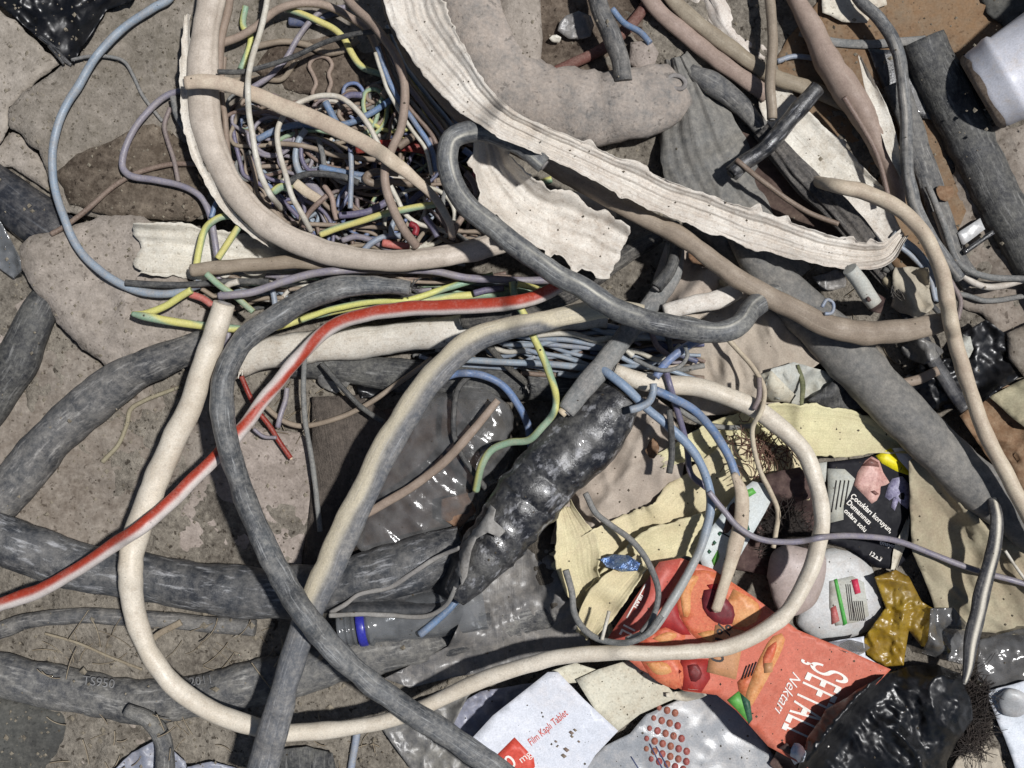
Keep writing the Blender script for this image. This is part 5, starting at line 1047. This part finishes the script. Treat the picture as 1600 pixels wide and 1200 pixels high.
wire('grey thin wire bowing below the straight off-white sheath', [(404, 626), (440, 656), (472, 666), (520, 656), (570, 634), (620, 600), (676, 560)], 5, 'tan', lift=6)
wire('dark thin wire crossing the bowed grey wire', [(502, 568), (530, 600), (560, 632), (580, 648), (600, 660)], 5, 'greydk', lift=8)
wire('grey wire hanging straight down from the pale sheath', [(476, 560), (474, 610), (477, 660), (486, 710), (494, 770), (500, 830)], 5, 'grey', lift=8)
wire('small blue wire left of the hanging grey wire', [(448, 606), (446, 624), (438, 650), (434, 668)], 5, 'purple')
wire('red thin wire with a pale tip below the red-striped cable', [(376, 588), (388, 614), (402, 640), (420, 664), (436, 690), (454, 716)], 4.8, 'red', lift=6, core=('e', 'copper', 'bare_tip'))
wire('grey-blue thin wire curling on the tan slab', [(396, 670), (412, 682), (432, 684)], 3.5, 'purple')
wire('twisted dark frayed wire right of the cream and grey cable top', [(762, 538), (780, 560), (800, 580), (824, 600)], 6, 'bark', lift=6)
wire('dark thin wire hanging through the clear film', [(734, 586), (716, 606), (709, 640), (710, 680), (722, 712), (744, 744), (762, 766)], 5.2, 'greydk', lift=10)
tube('twig', 'tan split twig lying across the clear crinkled film', 'twig', [(560, 810, .9), (600, 786), (650, 756), (700, 716), (740, 670, 1.0), (778, 626, .8)], 8, M['tan'], flat=.6, lift=10)
wire('pale blue wire running level behind the green-yellow wire', [(724, 562), (780, 566), (840, 568), (890, 572), (946, 580)], 6, 'lblue', lift=6)
wire('blue wire arching down to the torn black sleeve', [(690, 592), (716, 584), (752, 586), (784, 600), (808, 630), (824, 662), (830, 700)], 7, 'blue', lift=14, maskf=None)
tube('thin_wire', 'blue wire tail showing below the split black hose', 'wire', [(656, 992), (680, 972), (704, 950), (722, 926)], 7, M['blue'], stiff=14)

# torn black sleeve
K = tube('torn_sleeve', 'folded shiny black rubber sleeve with white scuffs and a torn end in the centre', 'rubber sleeve',
         [(972, 616, .7), (946, 646, 1.0), (904, 692, 1.08), (852, 748, 1.05), (806, 806, 1.0), (768, 856, .86), (738, 896, .66), (708, 934, .4)], 57, M['black'], flat=.72, sides=84, step=4, wob=.06, soft=26, stiff=60, lift=38, core=('', ''),
         prof=lambda U, L: 1 + .09 * (fbm(L * .9 + 60 * np.sin(U * 6.28 + .6), np.cos(U * 6.28) * 60, 60, 3, 8, True) - .5) + .09 * (fbm(L * .22 + 70 * U, U * 210, 34, 3, 18, True) - .5))
sheet('torn_flap', None, None, [(766, 788), (775, 796), (772, 812), (790, 830), (780, 840), (762, 832), (744, 842), (736, 862), (730, 900), (722, 914), (715, 890), (717, 856), (724, 836), (746, 824), (758, 806)], M['torn'], g=4, amp=8, scale=14, ridged=True, conform=8, th=3, off=12, rag=2, parent=K, put=True)
sheet('hose_lining', 'smooth dark inner face of the split black hose bounded by grey torn edges', 'rubber lining', [(520, 956), (556, 934), (612, 916), (650, 892), (716, 858), (722, 908), (696, 946), (670, 964), (620, 962), (560, 962)], M['lining'], conform=30, amp=2, th=2, off=6)
L1 = tube('torn_lip', 'upper pale torn lip of the slit in the black hose', 'torn lip', [(516, 958), (540, 944), (560, 930), (612, 916), (646, 894), (680, 872), (718, 856)], 4.4, M['torn'], flat=.6, wob=.2, stiff=8)
L2 = tube('torn_lip', 'lower pale torn lip of the slit in the black hose', 'torn lip', [(514, 962), (560, 960), (616, 962), (668, 963), (698, 944), (712, 918)], 4.4, M['torn'], flat=.6, wob=.2, stiff=8)

# ---- big beige jacket loop at upper left and its neighbours
tube('thin_wire', 'pale thin tube at the top just right of the big beige loop', 'wire', [(362, -40), (356, 10), (346, 60), (342, 110)], 8, M['tan'])
strip_pts = None
tube('cable', 'thick beige sheath bending around the wire tangle from the top edge', 'cable', [(340, -60, 1), (330, 0, 1), (320, 60, 1.05), (317, 120, 1.1), (320, 175, 1.1), (332, 230, 1.02), (356, 282, .98), (392, 326, .96), (440, 366, .92), (500, 392, .88), (570, 404, .84), (640, 406, .82), (710, 398, .8), (770, 382, .85), (830, 354, 1.0), (890, 328, 1.1), (960, 318, 1)],
     25, M['beige'], flat=.72, sides=36, wob=.05, lift=16, stiff=60, soft=8, prof=lambda U, L: 1 - .10 * np.exp(-((U - .42) / .03) ** 2))
strip('torn_flake', 'thin torn flap along the inner left edge of the thick beige sheath', 'insulation flake', [(292, 30, .4), (290, 90, .8), (290, 150), (296, 200, 1), (310, 250, .8), (334, 296, .8), (366, 340, .6), (410, 376, .3)], 9, M['offwhite'], depth=4, teeth=(.6, .6), rag=.3, lift=0, soft=6)
wire('whitish wire arch with both legs dropping to the beige sheath', [(486, 362, 1, -34), (472, 336), (456, 306), (445, 270), (436, 236), (434, 204), (446, 178), (468, 160), (500, 150), (530, 152), (556, 170), (576, 196), (590, 224), (599, 248)], 5.2, 'white', lift=14)
wire('thin black cable rising across the brown arcs to the white sheath', [(340, 112), (380, 112), (420, 102), (460, 88), (504, 68), (544, 56), (584, 50), (622, 50)], 5, 'greydk', lift=16)
wire('tan cable arc running down through the middle of the tangle', [(520, -30), (548, 4), (580, 36), (604, 66), (622, 96), (632, 134), (632, 170), (626, 204), (612, 234), (602, 262), (603, 292), (616, 330), (632, 360), (650, 384, 1, -26)], 8, 'pinktan', lift=22)
tube('cable', 'flat cream cable crossing from the beige sheath over the tangle', 'cable', [(290, 132, .9, 4), (320, 128, 1, 4), (360, 134, 1.02), (410, 152, 1.05), (460, 172, 1.08), (520, 200, 1.06), (580, 232, 1), (620, 258, .85), (650, 282, .7), (680, 312, .55), (700, 346, .5), (706, 372, .5, -20)], 14, M['cream'], flat=.5, lift=16, stiff=60)
wire('whitish wire hanging in front of the flat cream cable', [(422, -40), (416, 10), (406, 52), (394, 92), (388, 130), (388, 168), (394, 210), (400, 244), (408, 276), (422, 304), (440, 326, 1, -50)], 5.6, 'white', lift=10)

# ---- the big beige loop below, black and cream cables
tube('cable', 'large clean beige cable loop sweeping around the lower half', 'cable',
     [(350, 474, .9), (336, 520, .95), (318, 576), (294, 640), (264, 706, 1.06), (236, 770, 1.08), (213, 836, 1.06), (204, 896, 1.0), (210, 960, .92), (232, 1018, .88), (268, 1066, .86), (318, 1104, .84), (380, 1132, .8), (450, 1144, .76), (520, 1142, .72), (590, 1130, .68), (650, 1110, .66), (706, 1084, .66), (760, 1060, .66), (830, 1038, .66), (900, 1024, .66), (980, 1019, .64), (1060, 1020, .62), (1120, 1014, .64), (1176, 996, .66), (1222, 964, .66), (1254, 920, .66), (1276, 864, .68), (1284, 806, .68), (1276, 752, .68), (1252, 704, .7), (1214, 664, .72), (1162, 630, .76), (1100, 608, .78), (1040, 600, .76), (990, 590, .7), (962, 578, .55)],
     21.5, M['beige2'], lift=34, stiff=110, sides=32, wob=.025, soft=4)
# right-hand wires that belong on top of the rubbish, below that loop where they cross it
# ---- grey bent flat cable with cream cut end
C15 = tube('cable', 'grey flat cable with a cream cut end pointing at the torn sleeve', 'cable', [(1056, 380), (1056, 410, .9), (1044, 440), (1014, 480), (978, 524, 1.05), (936, 576, 1.08), (900, 622, 1.05), (884, 642, 1)], 18, M['grey'], flat=.6, lift=6)
tube('core', None, None, [(888, 634), (876, 646)], 9, M['copper'], parent=C15, z=float(o_info[C15.name][2][-1]), flat=.8)
tube('frayed_cable', 'charcoal frayed cable between the white sheaths and the pale sheath', 'cable', [(720, 500, .8), (780, 492), (840, 474, 1.1), (890, 454, 1.1), (940, 424, 1), (990, 390, .9), (1030, 366, .7)], 17, M['bark'], flat=.7, prof=lambda U, L: 1 + .08 * np.cos(U * 2 * np.pi * 8), sides=30)
tube('cable', 'dark grey cable dropping from the tan cable into the grey bent one', 'cable', [(1052, 350), (1056, 384), (1048, 420), (1026, 450)], 12, M['greydk'])
wire('green-yellow wire falling to the torn black sleeve', [(806, 470), (824, 502), (832, 524), (846, 552), (858, 582), (868, 614), (866, 642), (846, 668), (826, 688), (796, 692), (768, 704), (752, 728), (744, 766, 1, -20)], 6.8, 'gy', gs=17.3, lift=14)
# red-striped cable
def rwf(U, L):
    ph = np.interp(L, [0, 300, 520, 600, 680, 760, 1200], [.40, .36, .34, .20, .10, .30, .34])
    d = np.abs(((U - ph + .5) % 1) - .5)
    w = np.interp(L, [0, 520, 600, 760, 1200], [.15, .14, .07, .13, .17])
    return 1 / (1 + np.exp((d - w) * 70))
tube('cable', 'white cable with a red stripe slanting up from the left edge', 'cable', [(-70, 972), (0, 946), (60, 924), (120, 890), (180, 850), (240, 808), (296, 756), (346, 706), (390, 654), (432, 600), (472, 552), (516, 512), (566, 494), (630, 484), (700, 480), (770, 476), (830, 466), (880, 444)],
     13, M['rw'], lift=22, stiff=70, sides=36, maskf=rwf, wob=.03)
# cream + grey
def cgf(U, L):
    ed = .27 + .05 * (fbm(L, 0 * L, 80, 3, 4) - .5) * 2
    ed = ed - .03 + np.clip((170 - L) / 60, 0, 1) * .3 - np.clip((L - 770) / 50, 0, 1) * .5
    return 1 / (1 + np.exp(np.clip((U - ed) * 60, -40, 40))) * (L < 860)
tube('cable', 'thick cable with cream inner half and grey outer jacket hanging down the centre', 'cable', [(1004, 488, .6), (950, 482, .7), (890, 492, .7), (838, 504, .75), (780, 516, .85), (730, 538, .95), (684, 582), (640, 640), (604, 700, 1.05), (570, 768, 1.08), (540, 832, 1.1), (508, 900, 1.12), (480, 966, 1.05), (458, 1030, 1), (440, 1090, 1.05), (424, 1150, 1.1), (404, 1230, 1.15)],
     26, M['cg'], flat=.72, lift=40, stiff=110, sides=48, maskf=cgf, wob=.05, prof=lambda U, L: 1 + .05 * np.cos((U - .3) * 2 * np.pi * 2) - .14 * np.exp(-((U - .285) / .016) ** 2))
# black-grey loop cable
tube('cable', 'long dark grey cable looping down from the centre left to the bottom edge', 'cable', [(640, 452, .6), (590, 446, .8), (540, 448, .95), (492, 462, 1.05), (446, 486, 1.05), (404, 512, 1), (370, 546), (350, 590), (347, 640), (354, 690, .98), (372, 750, .96), (396, 812, .96), (426, 880), (464, 946, 1.05), (510, 1004, 1.05), (566, 1058, 1.0), (630, 1106, 1), (700, 1150, 1.05), (770, 1196, 1.1), (840, 1250, 1.1)],
     21, M['gl'], lift=26, stiff=80, sides=36, wob=.06, maskf=seam(.06, .02, .03, 5), prof=lambda U, L: 1 + .05 * np.cos(U * 2 * np.pi * 3 + L / 300))
# ---- right: blue wires, thin white, etc.
wire('purple wire dropping behind the blue wires right of centre', [(1040, 580), (1052, 620), (1064, 660), (1074, 700), (1080, 740), (1104, 762)], 6, 'violet', lift=2)
def blg(s0): return lambda U, L: 1 / (1 + np.exp((L - s0) / 25)) + 0 * U
wire('blue wire curving down and fading to grey over the juice carton', [(934, 572, 1, -30), (952, 584, 1, -12), (980, 608), (1014, 640), (1052, 672), (1084, 706), (1104, 748), (1110, 794), (1098, 846), (1074, 898), (1046, 946), (1018, 984), (980, 1002)], 8.4, 'bl', maskf=blg(330), lift=10, sides=14)
wire('blue wire with a long stripped beige end over the juice carton', [(1024, 610), (1052, 622), (1084, 640), (1114, 674), (1138, 712), (1150, 744)], 8, 'blue', lift=8)
tube('stripped_core', 'stripped beige cable end lying on the juice carton', 'cable', [(1146, 740, .5), (1158, 772, .9), (1156, 820, 1.1), (1144, 870, 1), (1132, 910, .8), (1118, 952, .7)], 13, M['cream'], lift=8, flat=.6, cap=.6)
wire('light blue short wire end right of the grey flat cable', [(1024, 590), (1040, 568), (1064, 548), (1092, 530)], 7.5, 'blue', lift=8)
wire('grey-green thin wire looping below the light blue wire end', [(1070, 540), (1074, 556), (1060, 574), (1030, 578), (990, 560)], 4, 'grey', lift=4)
wire('bent pale blue clip of wire wrapped around the blue wire', [(984, 640), (1000, 636), (1014, 628), (1020, 612), (1020, 600)], 7, 'lblue', lift=6)
wire('dark wire with exposed end hanging onto the beige rag', [(1046, 640), (1050, 680), (1050, 716), (1046, 740)], 6, 'greydk', lift=4)
wire('thin beige wire bowing over the rag and husks', [(1128, 520), (1152, 546), (1178, 576), (1194, 606), (1190, 640), (1176, 668), (1178, 700), (1188, 736), (1204, 768), (1216, 800), (1212, 836), (1208, 856)], 4.6, 'cream', lift=8)
wire('mauve wire lying beside the thin beige wire', [(1186, 590), (1186, 620), (1178, 640)], 5, 'mauve')
wire('lilac wire running right across the cigarette pack', [(1108, 768), (1130, 796), (1154, 824), (1190, 842), (1240, 846), (1300, 838), (1350, 838), (1404, 846), (1460, 868), (1520, 890), (1580, 906), (1660, 930)], 5.6, 'purple', lift=6)
wire('grey wire snaking from the torn sleeve over the husks', [(914, 770), (930, 800), (954, 820), (984, 842), (1006, 868), (1022, 900), (1028, 930), (1020, 964), (1002, 990)], 5.6, 'grey', lift=8)
wire('pale bent wire hooking below the corn husks', [(884, 890), (894, 924), (898, 958), (914, 984), (940, 1000), (980, 1004), (1010, 992), (1034, 962)], 6, 'grey', lift=6)
wire('white thin stick pair left of the juice carton', [(952, 955), (946, 978), (940, 1000)], 3.5, 'white')

# ---- upper layers: white sheaths and top cables
tube('cable', 'long tan cable running under the white sheath down to the right', 'cable', [(596, -60, .9), (612, 10, .95), (634, 66), (668, 120), (712, 170), (764, 204), (820, 234), (880, 270), (944, 306), (1010, 342), (1070, 376), (1120, 412), (1170, 446, 1.05), (1230, 480, 1.15), (1290, 506, 1.25), (1350, 520, 1.3), (1410, 518, 1.25), (1452, 508, 1.1), (1478, 500, .9)],
     17, M['tan'], lift=26, stiff=90, sides=28, flat=.8, prof=lambda U, L: 1 - .08 * np.exp(-((U - .2) / .03) ** 2))
strip('cable_sheath', 'broad ragged white sheath trough in the middle above the black frayed cable', 'cable sheath', [(760, 214, .45), (770, 256, .8), (796, 300, 1), (840, 334, 1.1), (890, 358, 1.15), (936, 380, 1.2), (962, 390, 1.0)], 40, M['offwhite'], ribs=2, ribamp=3.2, depth=24, teeth=(.15, .45), rag=.12, endrag=10, wave=10, lift=16, th=3.5, nu=25)
tube('cable', 'glossy grey bent cable looping out from under the white sheath', 'cable', [(850, 258, .8), (812, 228, .9), (776, 212), (740, 206, 1.05), (710, 214, 1.05), (700, 240), (704, 274), (720, 308), (750, 340), (790, 372), (840, 408), (894, 442, 1.02), (950, 474, 1.05), (1010, 500, 1.05), (1070, 516, 1.05), (1124, 520), (1156, 508, 1, -8), (1176, 484, 1, -44), (1198, 466, 1, -90), (1220, 456, .9, -120)],
     19.5, M['gl'], lift=30, stiff=70, sides=32, wob=.05, maskf=seam(.30, .018, .06, 9))
R1 = strip('cable_sheath', 'long ragged white opened sheath running from the top edge down to the right', 'cable sheath',
      [(628, -70, 1.5), (640, -20, 1.5), (652, 20, 1.5), (676, 66, 1.45), (706, 110, 1.3), (742, 154, 1.05), (786, 190, .85), (840, 216, .8), (900, 242, .85), (970, 276, .92), (1040, 308, .95), (1120, 338, .98), (1200, 364, 1.0), (1280, 388, .9), (1340, 400, .8), (1384, 396, .6), (1406, 372, .3)],
      28, M['offwhite'], ribs=3, ribamp=2.2, depth=12, teeth=(.35, .15), rag=.10, endrag=8, lift=24, stiff=90, th=6, nu=33, wave=5)
tube('cable', 'grey cable with a pale seam running down the right from the top edge', 'cable', [(1316, -50), (1342, 0), (1376, 30), (1396, 62), (1408, 110), (1414, 160), (1416, 220), (1420, 280), (1432, 330), (1454, 372), (1480, 408), (1500, 436)], 11.5, M['gl'], lift=14, stiff=50, sides=20, maskf=seam(.18, .04, .04, 3))
tube('cable', 'long beige cable curving down the right side to the right edge', 'cable', [(1240, 276, .6, -150), (1266, 282, .7, -70), (1300, 290, .9, -6), (1346, 300), (1396, 322), (1436, 356), (1462, 400), (1476, 450), (1486, 510), (1500, 566), (1518, 620), (1542, 680), (1572, 740), (1604, 800), (1650, 880)], 14, M['cream'], lift=24, stiff=70, sides=24, wob=.03)
C16 = tube('cable', 'black and white flat cable hanging down at the lower right', 'cable', [(1540, 740, .6, -90), (1550, 780, .8, -30), (1556, 820), (1548, 880), (1534, 930, 1.1), (1520, 990, 1.05), (1512, 1040, .8), (1506, 1066, .4)], 13, M['bw'], flat=.6, lift=20, maskf=lambda U, L: np.exp(-((U - .27) / .05) ** 4), sides=32)
wire('thin white wire lying on the khaki paper at the right edge', [(1570, 860), (1590, 890), (1620, 930)], 3, 'white')
wire('small blue ring of wire on the tan cable at right', [(1284, 480), (1292, 468), (1302, 474), (1300, 488), (1288, 490)], 3.5, 'lblue')
tube('paper_roll', 'rolled grey paper tube beside the dark strip at right of centre', 'paper roll', [(1326, 420), (1346, 446), (1366, 476)], 14, M['paper'], lift=0)
sheet('rag', 'dark reddish rag bit at the foot of the rolled grey paper', 'rag', [(1350, 462), (1366, 452), (1384, 466), (1376, 490), (1358, 486)], M['maroon'], amp=10, scale=14, ridged=True, g=4, conform=6, rag=3)
sheet('rag', 'grey-brown rag scraps under the tip of the white sheath', 'rag', [(1400, 420), (1450, 420), (1462, 480), (1430, 500), (1390, 480)], M['rag'], amp=9, scale=24, ridged=True, g=6, rag=8)

def fray(parent, x, y, ang, n, Ln, mt, r=1.1):
    V, fs = [], []; z0 = float(fget(x, y)) - 6
    for k in range(n):
        a0 = ang + rnd.gauss(0, .5); bend = rnd.uniform(-1, 1); ll = Ln * rnd.uniform(.5, 1.2); b0 = len(V); px_, py_ = x + rnd.gauss(0, 3), y + rnd.gauss(0, 3); zz = z0
        for s_ in range(5):
            c_ = W(px_, py_, zz)
            for q in range(3):
                t = 2 * math.pi * q / 3; V.append((c_[0] + math.cos(t) * r * S, c_[1] + .5 * math.sin(t) * r * S, c_[2] + math.sin(t) * r * S))
            px_ += math.cos(a0 + bend * s_ / 4) * ll / 4; py_ += math.sin(a0 + bend * s_ / 4) * ll / 4; zz += rnd.uniform(-1, 3)
        for s_ in range(4):
            for q in range(3):
                q2 = (q + 1) % 3; fs.append((b0 + s_ * 3 + q, b0 + s_ * 3 + q2, b0 + s_ * 3 + 3 + q2, b0 + s_ * 3 + 3 + q))
    link('frayed_strands', V, fs, mt, parent)
byl = {o.get('label'): o for o in sc.objects if o.get('label')}
fray(byl['dark frayed cable stub ending on the pale straight sheath'], 700, 532, .9, 16, 16, M['torn'])
fray(byl['straight off-white sheath lying level under the red-striped cable'], 380, 570, 2.6, 12, 18, M['offwhite'])
fray(byl['charcoal frayed cable between the white sheaths and the pale sheath'], 1030, 366, -.6, 14, 22, M['grey'])
fray(byl['long dark grey cable looping down from the centre left to the bottom edge'], 640, 452, .1, 12, 20, M['greydk'])
fray(byl['twisted dark frayed wire right of the cream and grey cable top'], 824, 600, .9, 8, 12, M['torn'])
fray(byl['fibrous black frayed stick slanting down under the white sheath tip'], 1396, 446, 1.1, 14, 24, M['bark'])
fray(byl['blue wire with a long stripped beige end over the juice carton'], 1152, 748, 1.4, 8, 14, M['cream'])

def late_grit():
    V, fs = [], []
    for i in range(2600):
        x = rnd.uniform(0, 1600); y = rnd.uniform(0, 1200); r = rnd.choice([.6, .7, .9, 1.1, 1.5, 2.0])
        z = float(fget(x, y)); nb = max(abs(z - float(fget(x + 5, y))), abs(z - float(fget(x, y + 5))), abs(z - float(fget(x - 5, y))))
        if nb > 2.5: continue
        b0 = len(V); c0 = W(x, y, z + r * .2)
        for (dx, dy, dz) in ((1, 0, 0), (-1, 0, 0), (0, 1, 0), (0, -1, 0), (0, 0, .7), (0, 0, -.9)):
            q = r * rnd.uniform(.6, 1.3) * S; V.append((c0[0] + dx * q, c0[1] + dy * q, c0[2] + dz * q))
        for f in ((0, 2, 4), (2, 1, 4), (1, 3, 4), (3, 0, 4), (2, 0, 5), (1, 2, 5), (3, 1, 5), (0, 3, 5)): fs.append(tuple(b0 + k for k in f))
    tagit(link('dirt_specks', V, fs, M['crumb2'], smooth=False), 'tiny dark specks of dirt fallen over the rubbish and sheaths', 'dirt', kind='stuff')
late_grit()
